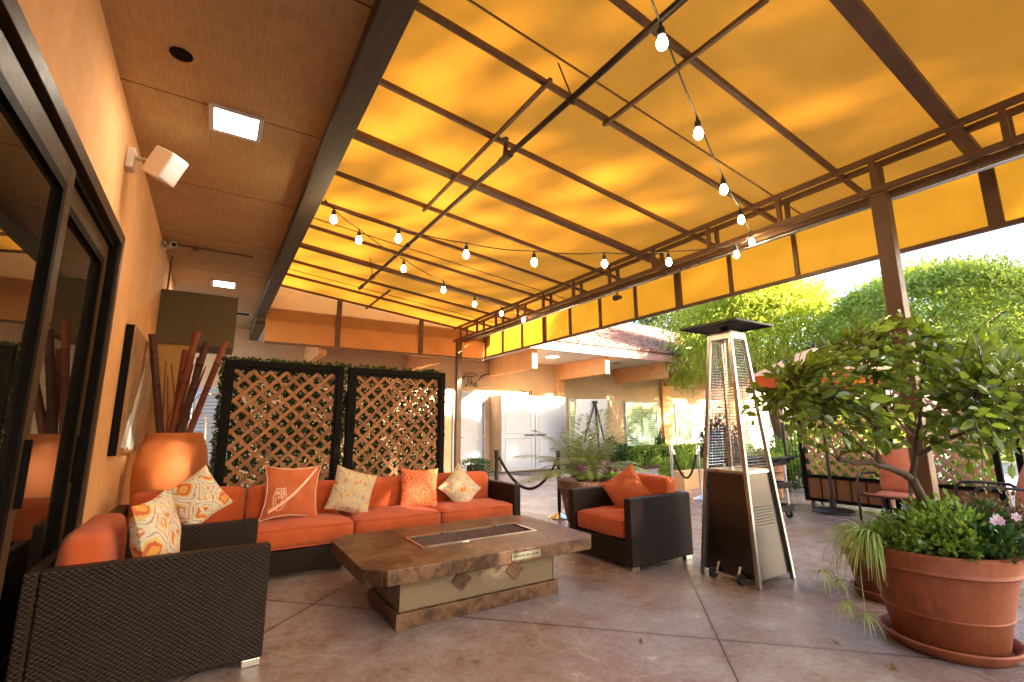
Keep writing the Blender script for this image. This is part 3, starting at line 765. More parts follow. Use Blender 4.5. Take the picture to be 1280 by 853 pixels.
def text_mb(body, size, loc, rot, ext=.004):
    cu = bpy.data.curves.new('lettering', 'FONT'); cu.body = body; cu.size = size; cu.extrude = ext
    o = bpy.data.objects.new('lettering', cu); COL.objects.link(o)
    bpy.context.view_layer.update(); me = o.to_mesh(); mm = Matrix.Translation(loc) @ rot.to_4x4()
    r_ = MB(); r_.add([mm @ v.co for v in me.vertices], [tuple(p.vertices) for p in me.polygons]); o.to_mesh_clear()
    bpy.data.objects.remove(o); bpy.data.curves.remove(cu); return r_
t = thing('wall_lettering', 'small dark capital letters on the tan wall above the white cabinet', 'lettering', (8.3,YB-.012,2.26))
for ch, dx in (('O',0),('M',.16),('I',.39),('I',.46)):
    link('letter', text_mb(ch, .21, (8.02+dx,YB-.012,2.27), Matrix.Rotation(R(90),3,'X')), MT['ink'], t)

# ------------------------------------------------------------------ awning
def zc(x): return 4.1-.115*(x-.7)
Y0, XO, XT = -1.5, 5.55, 4.80
aw = thing('awning', 'large gold fabric patio awning on a brown steel frame with truss, valance and posts', 'awning', (3.0,4.3,3.0))
m = MB(); nx, ny = 12, 60
V = [(.70+(XO-.70)*i/nx, Y0+(YE-Y0)*j/ny, zc(.70+(XO-.70)*i/nx)+.045) for j in range(ny+1) for i in range(nx+1)]
# slight sag between rafters
V = [(x, y, z-.02*abs(math.sin((y-.95)/.82*PI))) for x, y, z in V]
m.add(V, [(j*(nx+1)+i, j*(nx+1)+i+1, (j+1)*(nx+1)+i+1, (j+1)*(nx+1)+i) for j in range(ny) for i in range(nx)])
link('roof_fabric', m, MT['canopy'], aw, smooth=True)
zv0, zv1 = 2.96, zc(XO)
rys = [.13+.82*k for k in range(-1, 13)]
m = MB()
yy = [Y0]+rys+[YE]
for a, b in zip(yy[:-1], yy[1:]):
    m.add([(XO+.026,a,zv0),(XO+.026,b,zv0),(XO+.026,b,zv1+.04),(XO+.026,a,zv1+.04)], [(0,1,2,3)])
link('valance_fabric', m, MT['valance'], aw)
m = MB(); m.add([(.70,YE+.03,2.93),(XO+.02,YE+.03,2.93),(XO+.02,YE+.03,zc(XO)+.04),(.70,YE+.03,zc(.7)+.04)], [(0,1,2,3)]); link('end_panel', m, MT['gable'], aw)
for k, y in enumerate(rys):
    big = (k-2) % 4 == 0
    wd, ht = (.10,.055) if big else (.042,.042)
    m = MB(); m.bar((.705,y,zc(.7)-.005),(XO-.03,y,zc(XO)-.005), wd, ht); link('rafter', m, MT['steel_brown'], aw, bev=.003)
    m = MB(); m.box((XO-.028,y-wd/2,zv0+.03),(XO+.012,y+wd/2,zv1-.03)); link('valance_post', m, MT['steel_brown'], aw)
m = MB(); m.box((XO-.03,Y0,zv0-.012),(XO+.02,YE,zv0+.028)); link('valance_rail', m, MT['steel_brown'], aw, bev=.003)
m = MB(); m.box((XO-.026,Y0,zv1-.028),(XO+.01,YE,zv1+.012)); link('valance_rail', m, MT['steel_brown'], aw, bev=.003)
m = MB(); m.bar((.71,YE-.01,2.93),(XO,YE-.01,2.93),.04); link('end_rail', m, MT['steel_brown'], aw)
for x in (2.06, 3.9):
    m = MB(); m.box((x-.05,YE-.025,2.955),(x+.05,YE+.015,zc(x))); link('end_post', m, MT['steel_brown'], aw)
for x, a, b in ((1.95,2.5,5.1),(2.60,1.2,2.62),(2.60,8.4,10.05)):
    m = MB(); m.bar((x,a,zc(x)-.045),(x,b,zc(x)-.045),.03); link('purlin', m, MT['steel_brown'], aw)
# truss: box of four chords
for x in (XT-.085, XT+.085):
    for z, hh in ((3.615,.05),(3.315,.05)):
        m = MB(); m.box((x-.022,Y0,z-hh/2),(x+.022,YE-.05,z+hh/2)); link('truss_chord', m, MT['steel_brown'], aw, bev=.003)
for k in range(14):
    y = 1.49+.82*(k-3)
    if y > YE-.1: break
    for x in (XT-.085, XT+.085):
        m = MB(); m.box((x-.02,y-.02,3.3405),(x+.02,y+.02,3.5895)); link('truss_web', m, MT['steel_brown'], aw)
for y in (1.49, YE-.16):
    m = MB(); m.box((XT-.06,y-.06,0),(XT+.06,y+.06,3.289)); p = link('post', m, MT['steel_brown'], aw, bev=.006)
    m = MB(); m.box((XT-.11,y-.11,0.001),(XT+.11,y+.11,.012)); sub('base_plate', m, MT['steel_brown'], p)
m = MB(); m.tube([(XT+.14,Y0,3.28),(XT+.14,YE-.2,3.28)], .02, 10); link('conduit', m, MT['steel'], aw, smooth=True)
# fabric seam beads beside the big rafters
for y in (2.36, 5.05, 6.45, 8.9):
    m = MB(); m.bar((.72,y,zc(.7)+.018),(XO-.03,y,zc(XO)+.018),.012,.01); link('seam', m, MT['steel_brown'], aw)

t = thing('spotlight', 'small black spotlight clamped under the awning truss', 'spotlight', (XT+.14,4.85,3.26))
m = MB(); m.tube([(XT+.14,4.85,3.26),(XT+.14,4.85,3.20)], .012); link('stem', m, MT['dark_metal'], t)
m = MB(); m.tube([(XT+.20,4.85,3.20),(XT+.04,4.80,3.15)], [.03,.045], 14); link('lamp_body', m, MT['dark_metal'], t, smooth=40)

t = thing('sprinkler_pipe', 'long dark sprinkler pipe hung under the gold awning', 'sprinkler pipe', (1.92,4,3.6))
m = MB(); m.tube([(2.0,-1.4,3.6),(1.89,7.74,3.6)], .024, 10); link('pipe', m, MT['pipe'], t, smooth=True)
for y in (2.28, 7.05):
    m = MB(); xx = 2.0-.012*(y+1.4); m.tube([(xx,y,3.63),(xx-.03,y+.1,zc(1.9)-.01)], .006, 6); m.tube([(xx-.035,y,3.6),(xx-.02,y,3.635),(xx+.02,y,3.635),(xx+.035,y,3.6),(xx+.02,y,3.565),(xx-.02,y,3.565),(xx-.035,y,3.6)], .006, 6); link('hanger', m, MT['pipe'], t)
def spr_head(x, y, z0, z1):
    m = MB(); m.tube([(x,y,z0),(x,y,z1-.06)], [.03,.016], 10); m.tube([(x,y,z1-.02),(x,y,z1-.015)], .03, 14); m.tube([(x+.02,y,z1-.06),(x+.02,y,z1-.02)], .003, 6); m.tube([(x-.02,y,z1-.06),(x-.02,y,z1-.02)], .003, 6); return m
link('sprinkler_head', spr_head(1.945,3.16,3.6,3.80), MT['pipe'], t)
link('end_cap', MB().tube([(1.892,7.6,3.6),(1.89,7.78,3.6)], .03, 10), MT['pipe'], t)
link('coupling', MB().tube([(1.946,3.08,3.6),(1.944,3.24,3.6)], .033, 10), MT['pipe'], t)
link('coupling', MB().tube([(1.917,5.5,3.6),(1.916,5.6,3.6)], .031, 10), MT['pipe'], t)

# string lights: cable points are the bulb hooks, bulbs hang below
def string(name_label, start, bulbs, end):
    t = thing('string_lights', name_label, 'string lights', start, 'strings of lit globe bulbs under the awning')
    pts = [start]+[(x,y,z+.115) for x,y,z in bulbs]+[end]
    fine = []
    for a, b in zip(pts[:-1], pts[1:]):
        for k in range(5):
            f = k/5; fine.append((a[0]+(b[0]-a[0])*f, a[1]+(b[1]-a[1])*f, a[2]+(b[2]-a[2])*f-.02*math.sin(PI*f)))
    fine.append(end)
    link('cable', MB().tube(fine, .0055, 6), MT['black_cable'], t, smooth=True)
    for i, (x, y, z) in enumerate(bulbs):
        s = MB(); s.tube([(x,y,z+.12),(x,y,z+.085),(x,y,z+.083),(x,y,z+.035)], [.008,.009,.019,.021], 12); so = link('socket', s, MT['black_cable'], t, smooth=40)
        b = MB(); b.lathe([(.0,-.045),(.014,-.042),(.025,-.03),(.03,-.012),(.028,.006),(.021,.022),(.015,.036),(0,.037)], (x,y,z), 16); sub('bulb', b, MT['bulb'], so, smooth=True)
string('string of lit bulbs swagged lowest, from the beam across to the near truss', (.72,4.5,3.47), [(.80,4.45,3.26),(1.36,4.20,3.10),(1.96,3.93,2.97),(2.58,3.65,2.92),(3.25,3.35,2.94),(3.89,3.06,2.99),(4.6,2.74,3.11)], (4.74,2.66,3.30))
string('string of lit bulbs running from the beam towards the far orange end of the awning', (.72,4.5,3.45), [(1.12,4.76,3.23),(1.75,5.16,3.15),(2.47,5.62,3.12),(3.18,6.07,3.12),(3.95,6.56,3.17),(4.72,7.05,3.25)], (4.78,7.1,3.36))
string('string of lit bulbs coming down from the top of the photo to the near truss', (.72,.9,3.62), [(1.82,1.38,3.29),(2.55,1.70,3.21),(3.27,2.0,3.15),(4.08,2.35,3.23),(4.71,2.62,3.24)], (4.78,2.66,3.36))

# ================================================================== SEATING
def feet(t, pts, sx=.09, sy=.05):
    for x, y in pts:
        m = MB(); m.box((x-sx/2,y-sy/2,.001),(x+sx/2,y+sy/2,.038)); link('foot', m, MT['steel'], t, bev=.003)
AZ = .635
# --- armchair against the left wall (faces +x)
t = thing('wicker_armchair', 'dark wicker armchair with orange cushions against the peach wall, its side panel nearest the camera', 'armchair', (-.14,3.65,0), 'dark wicker armchairs with orange cushions')
W_ = MT['wicker']
for y0 in (3.18, 4.05):
    m = MB(); m.box((-.62,y0,.04),(.355,y0+.085,AZ)); link('arm', m, W_, t, bev=.012, bseg=3)
m = MB(); m.box((-.68,3.18,.04),(-.622,4.135,AZ)); link('back_frame', m, W_, t, bev=.012, bseg=3)
m = MB(); m.box((-.62,3.267,.04),(.335,4.048,.25)); link('seat_base', m, W_, t, bev=.01)
link('seat_cushion', cushion((-.06,3.658,.345),(.82,.765,.18),.05,.025,12,1), MT['cushion'], t, smooth=True)
link('back_cushion', cushion((-.50,3.658,.56),(.19,.76,.42),.06,.03,12,2,axis=0), MT['cushion'], t, smooth=True)
feet(t, [(.30,3.215),(-.56,3.215),(.30,4.10),(-.56,4.10)])
# --- armchair on the right (faces -x)
t = thing('wicker_armchair', 'dark wicker armchair with one orange pillow between the stone fire table and the patio heater', 'armchair', (3.73,3.65,0), 'dark wicker armchairs with orange cushions')
for y0 in (3.21, 4.02):
    m = MB(); m.box((3.305,y0,.04),(4.16,y0+.085,AZ)); link('arm', m, W_, t, bev=.012, bseg=3)
m = MB(); m.box((4.10,3.297,.04),(4.16,4.018,AZ)); link('back_frame', m, W_, t, bev=.012, bseg=3)
m = MB(); m.box((3.325,3.297,.04),(4.098,4.018,.25)); link('seat_base', m, W_, t, bev=.01)
link('seat_cushion', cushion((3.68,3.658,.345),(.72,.71,.18),.05,.022,12,3), MT['cushion'], t, smooth=True)
link('back_cushion', cushion((4.005,3.658,.58),(.18,.71,.40),.05,.02,12,4,axis=0), MT['cushion'], t, smooth=True)
feet(t, [(3.36,3.245),(4.10,3.245),(3.36,4.07),(4.10,4.07)])
# --- long sofa along the trellises (faces -y)
t = thing('wicker_sofa', 'long dark wicker sofa with burnt orange cushions in front of the lattice screens', 'sofa', (1.2,5.1,0))
for x0 in (-.64, 3.01):
    m = MB(); m.box((x0,4.72,.04),(x0+.09,5.50,AZ)); link('arm', m, W_, t, bev=.012, bseg=3)
m = MB(); m.box((-.548,5.44,.04),(3.008,5.50,AZ)); link('back_frame', m, W_, t, bev=.012, bseg=3)
m = MB(); m.box((-.548,4.735,.04),(1.225,5.438,.24)); link('seat_base', m, W_, t, bev=.008)
m = MB(); m.box((1.235,4.735,.04),(3.008,5.438,.24)); link('seat_base', m, W_, t, bev=.008)
cx = [-.545, .34, 1.225, 2.11, 3.0]
for k in range(4):
    xm = (cx[k]+cx[k+1])/2; wd = cx[k+1]-cx[k]-.008
    link('seat_cushion', cushion((xm,5.0,.345),(wd,.58+.03,.185),.055,.03,12,10+k), MT['cushion'], t, smooth=True)
    link('back_cushion', cushion((xm,5.345,.565),(wd-.01,.17,.36),.06,.025,12,20+k,axis=1), MT['cushion'], t, smooth=True)
feet(t, [(-.55,4.76),(1.17,4.76),(1.29,4.76),(2.95,4.76),(-.55,5.46),(1.17,5.46),(1.29,5.46),(2.95,5.46)])

def piping(parent_part, c, d, r=.05):
    x, y, z = c; hx, hy, hz = d[0]/2-.004, d[1]/2-.004, d[2]/2
    for zz in (z+hz-r*.45, z-hz+r*.45):
        pts = []
        for qx, qy, a0 in ((hx-r,hy-r,0),(-hx+r,hy-r,90),(-hx+r,-hy+r,180),(hx-r,-hy+r,270)):
            for k in range(5):
                a = R(a0+22.5*k); pts.append((x+qx+r*math.cos(a), y+qy+r*math.sin(a), zz))
        pts.append(pts[0]); sub('piping', MB().tube(pts, .0055, 6, False), MT['cushion'], parent_part, smooth=True)
for o in [q for q in bpy.data.objects if q.name.startswith('seat_cushion')]:
    vs_ = [v.co for v in o.data.vertices]; lo = [min(v[i] for v in vs_) for i in range(3)]; hi = [max(v[i] for v in vs_) for i in range(3)]
    of = Vector(o.parent['_o']); c = [(a+b)/2+of[i] for i, (a, b) in enumerate(zip(lo, hi))]; d = [b-a for a, b in zip(lo, hi)]
    d[2] -= .05; d[0] -= .02; d[1] -= .02; piping(o, c, d)
# --- pillows
def pillow(label, mat, c, nrm, roll, size=.5, t_=.16, seed=0):
    o = link('throw_pillow', pillow_mb(size, t_, 20, seed), mat, smooth=True)
    n = Vector(nrm).normalized(); upv = Vector((0,0,1)); x = upv.cross(n).normalized(); y = n.cross(x)
    c_, s_ = math.cos(R(roll)), math.sin(R(roll)); X = x*c_+y*s_; Y = y*c_-x*s_
    o.matrix_world = Matrix(((X.x,Y.x,n.x,c[0]),(X.y,Y.y,n.y,c[1]),(X.z,Y.z,n.z,c[2]),(0,0,0,1)))
    return tag(o, label, 'pillow', 'throw pillows on the wicker seats')
pillow('cream ikat print pillow standing on the near armchair beside its arm', MT['ikat1'], (-.22,3.60,.685), (.93,-.30,.2), 6, .44, .18, 1)
pillow('cream ikat print pillow turned on its corner at the left end of the long sofa', MT['ikat2'], (-.05,5.10,.685), (.25,-1,.30), 34, .42, .17, 2)
ow = pillow('large plain orange pillow with a pale embroidered owl on a branch', MT['orange_pillow'], (.70,5.06,.69), (-.08,-1,.25), -2, .50, .17, 3)
pillow('yellow and cream ikat pillow tilted between the embroidered owl pillow and the rosette pillow', MT['ikat3'], (1.27,5.06,.655), (.05,-1,.3), -18, .44, .18, 4)
pillow('orange pillow covered in pale rosette line print on the long sofa', MT['rosette'], (2.0,5.08,.635), (-.05,-1,.3), -4, .43, .16, 5)
pillow('grey and cream ikat pillow on its corner at the right end of the sofa', MT['ikat4'], (2.50,5.08,.60), (.15,-1,.35), 40, .42, .16, 6)
pillow('plain orange pillow turned on its corner in the right armchair', MT['orange_pillow'], (3.80,3.74,.625), (-.85,-.35,.35), 38, .42, .15, 7)
def psurf(u, v, s=.50, t_=.17):
    x = u*(1-0.09*(1-v*v)); y = v*(1-0.09*(1-u*u)); th = ((1-u*u)*(1-v*v))**.42
    rng = random.Random(3); ph = [rng.uniform(0, 6.28) for _ in range(6)]
    z = t_/2*th+.008*th*math.sin(u*5+ph[0])*math.sin(v*6+ph[1])+.012*math.sin(u*2.2+ph[2])*math.sin(v*2+ph[3])
    return (x*s/2, y*s/2, z+.002)
m = MB(); rng = random.Random(8)
def st(pts, r=.0035):
    m.tube([psurf(*p) for p in pts], r, 5)
oc = (-.42,-.30)
st([(oc[0]+.24*math.cos(a)*(1+.08*math.sin(a)), oc[1]+.42*math.sin(a)) for a in [2*PI*k/28 for k in range(29)]])
for k in range(40):
    a = rng.uniform(0, 6.28); q = rng.random()**.5*.9; x, y = oc[0]+.22*q*math.cos(a), oc[1]+.39*q*math.sin(a)
    st([(x-.03,y+.02),(x,y-.03),(x+.03,y+.02)], .0028)
for sx in (-.09, .09):
    st([(oc[0]+sx+.06*math.cos(a), oc[1]+.24+.06*math.sin(a)) for a in [2*PI*k/12 for k in range(13)]])
st([(oc[0]-.2,oc[1]+.36),(oc[0]-.15,oc[1]+.45),(oc[0]-.06,oc[1]+.38)]); st([(oc[0]+.2,oc[1]+.36),(oc[0]+.15,oc[1]+.45),(oc[0]+.06,oc[1]+.38)])
for d in (0, .03, .06, .09): st([(-.75+.2*k, -.78+d+.09*k+.014*k*k) for k in range(9)], .004)
link('embroidery', m, MT['thread'], ow)
m = MB(); m.tube([psurf(u,v) if abs(u)<1 and abs(v)<1 else (u*.25,v*.25,psurf(u*.999,v*.999)[2]) for u, v in [(-1,-1),(-.5,-1),(0,-1),(.5,-1),(1,-1),(1,-.5),(1,0),(1,.5),(1,1),(.5,1),(0,1),(-.5,1),(-1,1),(-1,.5),(-1,0),(-1,-.5),(-1,-1)] for (u, v) in [((u*(1-.09*(1-v*v))) if abs(u)==1 else u, (v*(1-.09*(1-u*u))) if abs(v)==1 else v)]], .004, 6); link('piping', m, MT['thread'], ow)

# ================================================================== FIRE TABLE
t = thing('fire_table', 'low stone fire table with a brown tiled top, pebbled base and a long gravel burner', 'fire table', (1.8,3.6,0))
tx0, tx1, ty0, ty1, tz0, tz1 = .90, 2.80, 3.10, 4.30, .305, .40
ch = .13; bx0, bx1, by0, by1 = 1.44, 2.46, 3.545, 3.885
poly = [(tx0+ch,ty0),(tx1-ch*.6,ty0),(tx1,ty0+ch*.6),(tx1,ty1-ch),(tx1-ch,ty1),(tx0+ch,ty1),(tx0,ty1-ch),(tx0,ty0+ch)]
m = MB()
inner = [(bx0,by0),(bx1,by0),(bx1,by1),(bx0,by1)]
m.add([(x,y,tz1) for x,y in poly]+[(x,y,tz1) for x,y in inner]+[(x,y,tz0) for x,y in poly]+[(x,y,tz1-.05) for x,y in inner],
      [(0,1,9,8),(1,2,9),(2,3,10,9),(3,4,10),(4,5,11,10),(5,6,11),(6,7,8,11),(7,0,8)]+[(i,12+i,12+(i+1)%8,(i+1)%8) for i in range(8)]+[tuple(range(12,20))]+[(8+i,8+(i+1)%4,20+(i+1)%4,20+i) for i in range(4)]+[(20,21,22,23)])
top = link('table_top', m, MT['tile'], t, bev=.006, bseg=2)
m = MB(); m.box((1.15,3.215,.10),(2.41,3.79,tz0-.003)); link('base', m, MT['pebble'], t, bev=.004)
m = MB(); m.box((1.12,3.185,.0),(2.445,3.82,.098)); link('plinth', m, MT['tile'], t, bev=.004)
m = MB(); m.box((2.415,3.215,.10),(2.43,3.79,tz0-.003)); link('base_edge', m, MT['pebble'], t)
for x in (1.60, 2.05):
    m = MB(); c = (x,.228); r = .082; m.prism_axis([(c[0]-r,c[1]),(c[0],c[1]-r*.9),(c[0]+r,c[1]),(c[0],c[1]+r*.9)], 3.206, 3.2145, 1); link('diamond_tile', m, MT['tile'], t)
m = MB(); m.prism_axis([(3.5-.085,.23),(3.5,.155),(3.5+.085,.23),(3.5,.297)], 1.141, 1.1495, 0); link('diamond_tile', m, MT['tile'], t)
m = MB(); a = .022
m.box((bx0-a,by0-a,tz1),(bx1+a,by0,tz1+.008)); m.box((bx0-a,by1,tz1),(bx1+a,by1+a,tz1+.008)); m.box((bx0-a,by0,tz1),(bx0,by1,tz1+.008)); m.box((bx1,by0,tz1),(bx1+a,by1,tz1+.008)); link('burner_frame', m, MT['steel'], t)
m = MB(); rng = random.Random(5)
for k in range(2600):
    x = rng.uniform(bx0+.008,bx1-.008); y = rng.uniform(by0+.008,by1-.008); z = tz1-.022+rng.random()*.012; r = rng.uniform(.008,.015)
    o = len(m.v); m.add([(x-r,y,z),(x+r*.8,y-r*.7,z),(x+r*.3,y+r,z),(x+rng.uniform(-.4,.4)*r,y,z+r*1.1)], [(0,1,3),(1,2,3),(2,0,3)])
g = link('lava_gravel', m, MT['gravel'], t); g['kind'] = 'stuff'
m = MB(); m.box((bx0+.001,by0+.001,tz1-.045),(bx1-.001,by1-.001,tz1-.02)); link('gravel_bed', m, MT['gravel'], t)
m = MB(); m.box((1.95,3.093,.328),(2.21,3.0995,.378)); pq = link('plaque', m, MT['plaque'], t)
m = MB(); x = 1.963
for wl in (.035,.022,.03,.04,.025,.03):
    m.box((x,3.0915,.350),(x+wl,3.0928,.358)); x += wl+.009
sub('engraving', m, MT['ink'], pq)

# ================================================================== PATIO HEATER
hx, hy = 4.095, 2.62
t = thing('patio_heater', 'tall stainless pyramid patio heater with a wire guard and dark square hood', 'patio heater', (hx,hy,0))
def hw(z): return .258-.155*(z/2.17)
def ring(z, k=0.0): h = hw(z)-k; return [(hx-h,hy-h,z),(hx+h,hy-h,z),(hx+h,hy+h,z),(hx-h,hy+h,z)]
for sx, sy in ((-1,-1),(1,-1),(1,1),(-1,1)):
    m = MB(); a = (hx+sx*hw(0),hy+sy*hw(0),.0); b = (hx+sx*hw(2.16),hy+sy*hw(2.16),2.16)
    m.bar(a, b, .034, .034, (1,0,0)); link('corner_post', m, MT['steel'], t, bev=.004)
zb = .90
lo, hi = ring(.05,.012), ring(zb-.02,.012)
names = [(0,1),(1,2),(2,3),(3,0)]
for i, j in names:
    m = MB(); m.add([lo[i],lo[j],hi[j],hi[i]], [(0,1,2,3)]); p = link('side_panel', m, MT['brushed'], t, solid=.003)
    pf = MB(); A = Vector(lo[i]); Bv = Vector(lo[j]); Cc = Vector(hi[i]); D = Vector(hi[j]); nn = (Bv-A).cross(Cc-A).normalized()
    for r_ in range(7):
        for c in range(11):
            u = .2+.6*c/10; v = .5+.17*r_/6; q = A.lerp(Bv,u).lerp(Cc.lerp(D,u),v)+nn*.004
            e = (Bv-A).normalized()*.013; f = Vector((0,0,.003)); pf.add([q-e-f,q+e-f,q+e+f,q-e+f], [(0,1,2,3)])
    sub('vent_slots', pf, MT['dark_metal'], p)
m = MB(); r0 = ring(zb-.018,.0); r1 = ring(zb+.012,.0); m.add(r0+r1, [(3,2,1,0),(4,5,6,7),(0,1,5,4),(1,2,6,5),(2,3,7,6),(3,0,4,7)]); link('burner_deck', m, MT['steel'], t, bev=.003)
m = MB()
for k in range(46):
    z = .94+k*.026; r_ = ring(z,-.004)
    for i, j in names: m.tube([r_[i],r_[j]], .0028, 5, False)
for i, j in names:
    for u in (.28,.72): m.tube([Vector(ring(.93,-.006)[i]).lerp(Vector(ring(.93,-.006)[j]),u), Vector(ring(2.1,-.006)[i]).lerp(Vector(ring(2.1,-.006)[j]),u)], .0025, 5, False)
link('wire_guard', m, MT['chrome'], t)
m = MB(); m.tube([(hx,hy,.915),(hx,hy,2.13)], .05, 24, False); link('glass_tube', m, MT['clear'], t, smooth=True)
m = MB(); r0 = ring(2.10,-.012); r1 = ring(2.17,-.012); m.add(r0+r1, [(3,2,1,0),(4,5,6,7),(0,1,5,4),(1,2,6,5),(2,3,7,6),(3,0,4,7)]); link('top_collar', m, MT['steel'], t)
m = MB(); m.tube([(hx-.06,hy-.06,2.17),(hx-.06,hy-.06,2.232)], .01); m.tube([(hx+.06,hy+.06,2.17),(hx+.06,hy+.06,2.232)], .01); m.tube([(hx,hy,2.17),(hx,hy,2.232)], .05); link('hood_stem', m, MT['hood'], t)
H = .30; m = MB(); m.add([(hx-H,hy-H,2.232),(hx+H,hy-H,2.232),(hx+H,hy+H,2.232),(hx-H,hy+H,2.232),(hx-H,hy-H,2.215),(hx+H,hy-H,2.215),(hx+H,hy+H,2.215),(hx-H,hy+H,2.215),(hx,hy,2.275)], [(0,1,8),(1,2,8),(2,3,8),(3,0,8),(4,5,1,0),(5,6,2,1),(6,7,3,2),(7,4,0,3)]); link('hood', m, MT['hood'], t, solid=.003)
m = MB(); wx = hx-hw(0)-.03
m.tube([(wx,hy-.13,.045),(wx,hy+.13,.045)], .008); link('axle', m, MT['steel'], t)
for yy in (hy-.13, hy+.13):
    m = MB(); m.tube([(wx,yy-.015,.045),(wx,yy+.015,.045)], .044, 20); link('wheel', m, MT['rubber'], t, smooth=40)
m = MB()
for yy in (hy-.10, hy+.10): m.bar((wx,yy,.045),(hx-hw(.12)+.01,yy,.13),.02,.006)
link('axle_bracket', m, MT['steel'], t)

# ================================================================== TRELLIS SCREENS
def clip_line(p, d, x0, x1, z0, z1):
    ts = []
    lo_, hi_ = -1e9, 1e9
    for q, v, a, b in ((p[0],d[0],x0,x1),(p[1],d[1],z0,z1)):
        t1, t2 = (a-q)/v, (b-q)/v
        lo_ = max(lo_, min(t1,t2)); hi_ = min(hi_, max(t1,t2))
    return (lo_, hi_) if hi_-lo_ > .03 else None
def lattice_strips(u0, u1, z0, z1, pitch, wd, th, mk):
    out = MB(); W = u1-u0; Hh = z1-z0; s2 = math.sqrt(.5)
    for sgn, layer in ((1,0),(-1,1)):
        c = -Hh if sgn > 0 else 0
        span = W+Hh; n = int(span/(pitch/s2))+2
        for k in range(n):
            o = k*pitch/s2+.03
            p = (u0-Hh+o, z0) if sgn > 0 else (u0+o, z0)
            d = (s2, s2) if sgn > 0 else (-s2, s2)
            r_ = clip_line(p, d, u0, u1, z0, z1)
            if r_:
                a = mk(p[0]+d[0]*r_[0], p[1]+d[1]*r_[0], layer); b = mk(p[0]+d[0]*r_[1], p[1]+d[1]*r_[1], layer)
                out.bar(a, b, wd, th, mk.n)
    return out
class MkY:
    def __init__(s, y, th): s.y, s.th, s.n = y, th, (0,-1,0)
    def __call__(s, u, z, layer): return (u, s.y+layer*s.th*1.02, z)
class MkX:
    def __init__(s, x, th): s.x, s.th, s.n = x, th, (-1,0,0)
    def __call__(s, u, z, layer): return (s.x+layer*s.th*1.02, u, z)
def trellis(x0, x1, z1, label, seed):
    y = 5.72; b = .07; z0 = .10
    t = thing('lattice_screen', label, 'lattice screen', ((x0+x1)/2,y,0), 'lattice screens behind the sofa')
    f = MB(); f.box((x0,y-.03,0),(x0+b,y+.05,z1)); f.box((x1-b,y-.03,0),(x1,y+.05,z1)); f.box((x0+b,y-.03,z1-b),(x1-b,y+.05,z1)); f.box((x0+b,y-.03,z0-.05),(x1-b,y+.05,z0+b-.05))
    link('frame', f, MT['black_wood'], t, bev=.004)
    f = MB(); i = b+.002; f.box((x0+i,y-.018,z0+.02),(x0+i+.022,y+.03,z1-i)); f.box((x1-i-.022,y-.018,z0+.02),(x1-i,y+.03,z1-i)); f.box((x0+i+.023,y-.018,z1-i-.022),(x1-i-.023,y+.03,z1-i)); link('inner_trim', f, MT['black_wood'], t)
    link('lattice', lattice_strips(x0+b+.025, x1-b-.025, z0+.03, z1-b-.025, .113, .037, .008, MkY(y-.008,.008)), MT['lattice'], t)
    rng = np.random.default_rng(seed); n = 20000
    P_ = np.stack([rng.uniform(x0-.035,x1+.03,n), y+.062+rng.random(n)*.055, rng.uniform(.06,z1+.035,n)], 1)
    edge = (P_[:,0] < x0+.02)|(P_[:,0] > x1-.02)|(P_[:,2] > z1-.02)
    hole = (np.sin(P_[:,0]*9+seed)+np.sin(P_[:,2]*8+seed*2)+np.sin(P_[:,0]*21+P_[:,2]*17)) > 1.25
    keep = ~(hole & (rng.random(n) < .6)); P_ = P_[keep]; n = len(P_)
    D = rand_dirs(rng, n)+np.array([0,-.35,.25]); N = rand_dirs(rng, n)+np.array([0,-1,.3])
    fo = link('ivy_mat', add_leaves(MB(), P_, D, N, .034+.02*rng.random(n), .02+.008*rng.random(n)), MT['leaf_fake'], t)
trellis(.055, 1.262, 2.005, 'left lattice screen with a black frame and leaves behind, brighter orange slats', 4)
trellis(1.322, 2.56, 2.0, 'right lattice screen with a black frame and leaves behind, next to the far awning post', 9)

# ================================================================== TALL VASE AND BAMBOO
t = thing('tall_vase', 'tall rounded orange ceramic vase in the corner behind the sofa', 'vase', (-.32,6.2,0))
m = MB(); m.lathe([(0,.0),(.21,.0),(.235,.05),(.29,.4),(.325,.75),(.325,.9),(.30,1.08),(.262,1.2),(.246,1.245),(.236,1.25),(.224,1.24),(.25,1.1),(.28,.9),(0,.9)], (-.32,6.2,0), 48); link('vase_body', m, MT['vase'], t, smooth=60)
def pole(label, a, b, r, mat, nodes=5):
    a = Vector(a); b = Vector(b); pts = []; rs = []
    for k in range(nodes):
        for f, q in ((0,.93),(.04,1.12),(.08,.95),(.9,.95),):
            pts.append(a.lerp(b,(k+f)/nodes)); rs.append(r*q)
    pts.append(b); rs.append(r)
    m = MB(); m.tube(pts, rs, 12); tag(link('bamboo_pole', m, MT[mat], smooth=35), label, 'bamboo pole', 'bamboo poles standing in the tall vase')
zb_ = .92
pole('dark thick bamboo pole leaning left towards the wall picture', (-.40,6.22,zb_), (-.625,6.14,2.28), .036, 'bamboo_dark')
pole('thick red brown bamboo pole rising highest from the vase', (-.39,6.16,zb_), (-.235,6.16,2.345), .036, 'bamboo')
pole('thick dark bamboo pole with a red top, second from the right', (-.33,6.10,zb_), (-.135,6.12,2.235), .036, 'bamboo_dark')
pole('thick red bamboo pole leaning furthest right towards the lattice', (-.28,6.2,zb_), (.045,6.17,2.27), .034, 'bamboo')
pole('short thick red bamboo pole behind the highest one', (-.36,6.28,zb_), (-.33,6.34,2.16), .034, 'bamboo')
pole('short dark bamboo pole between the two thick middle poles', (-.29,6.26,zb_), (-.19,6.30,2.08), .03, 'bamboo')
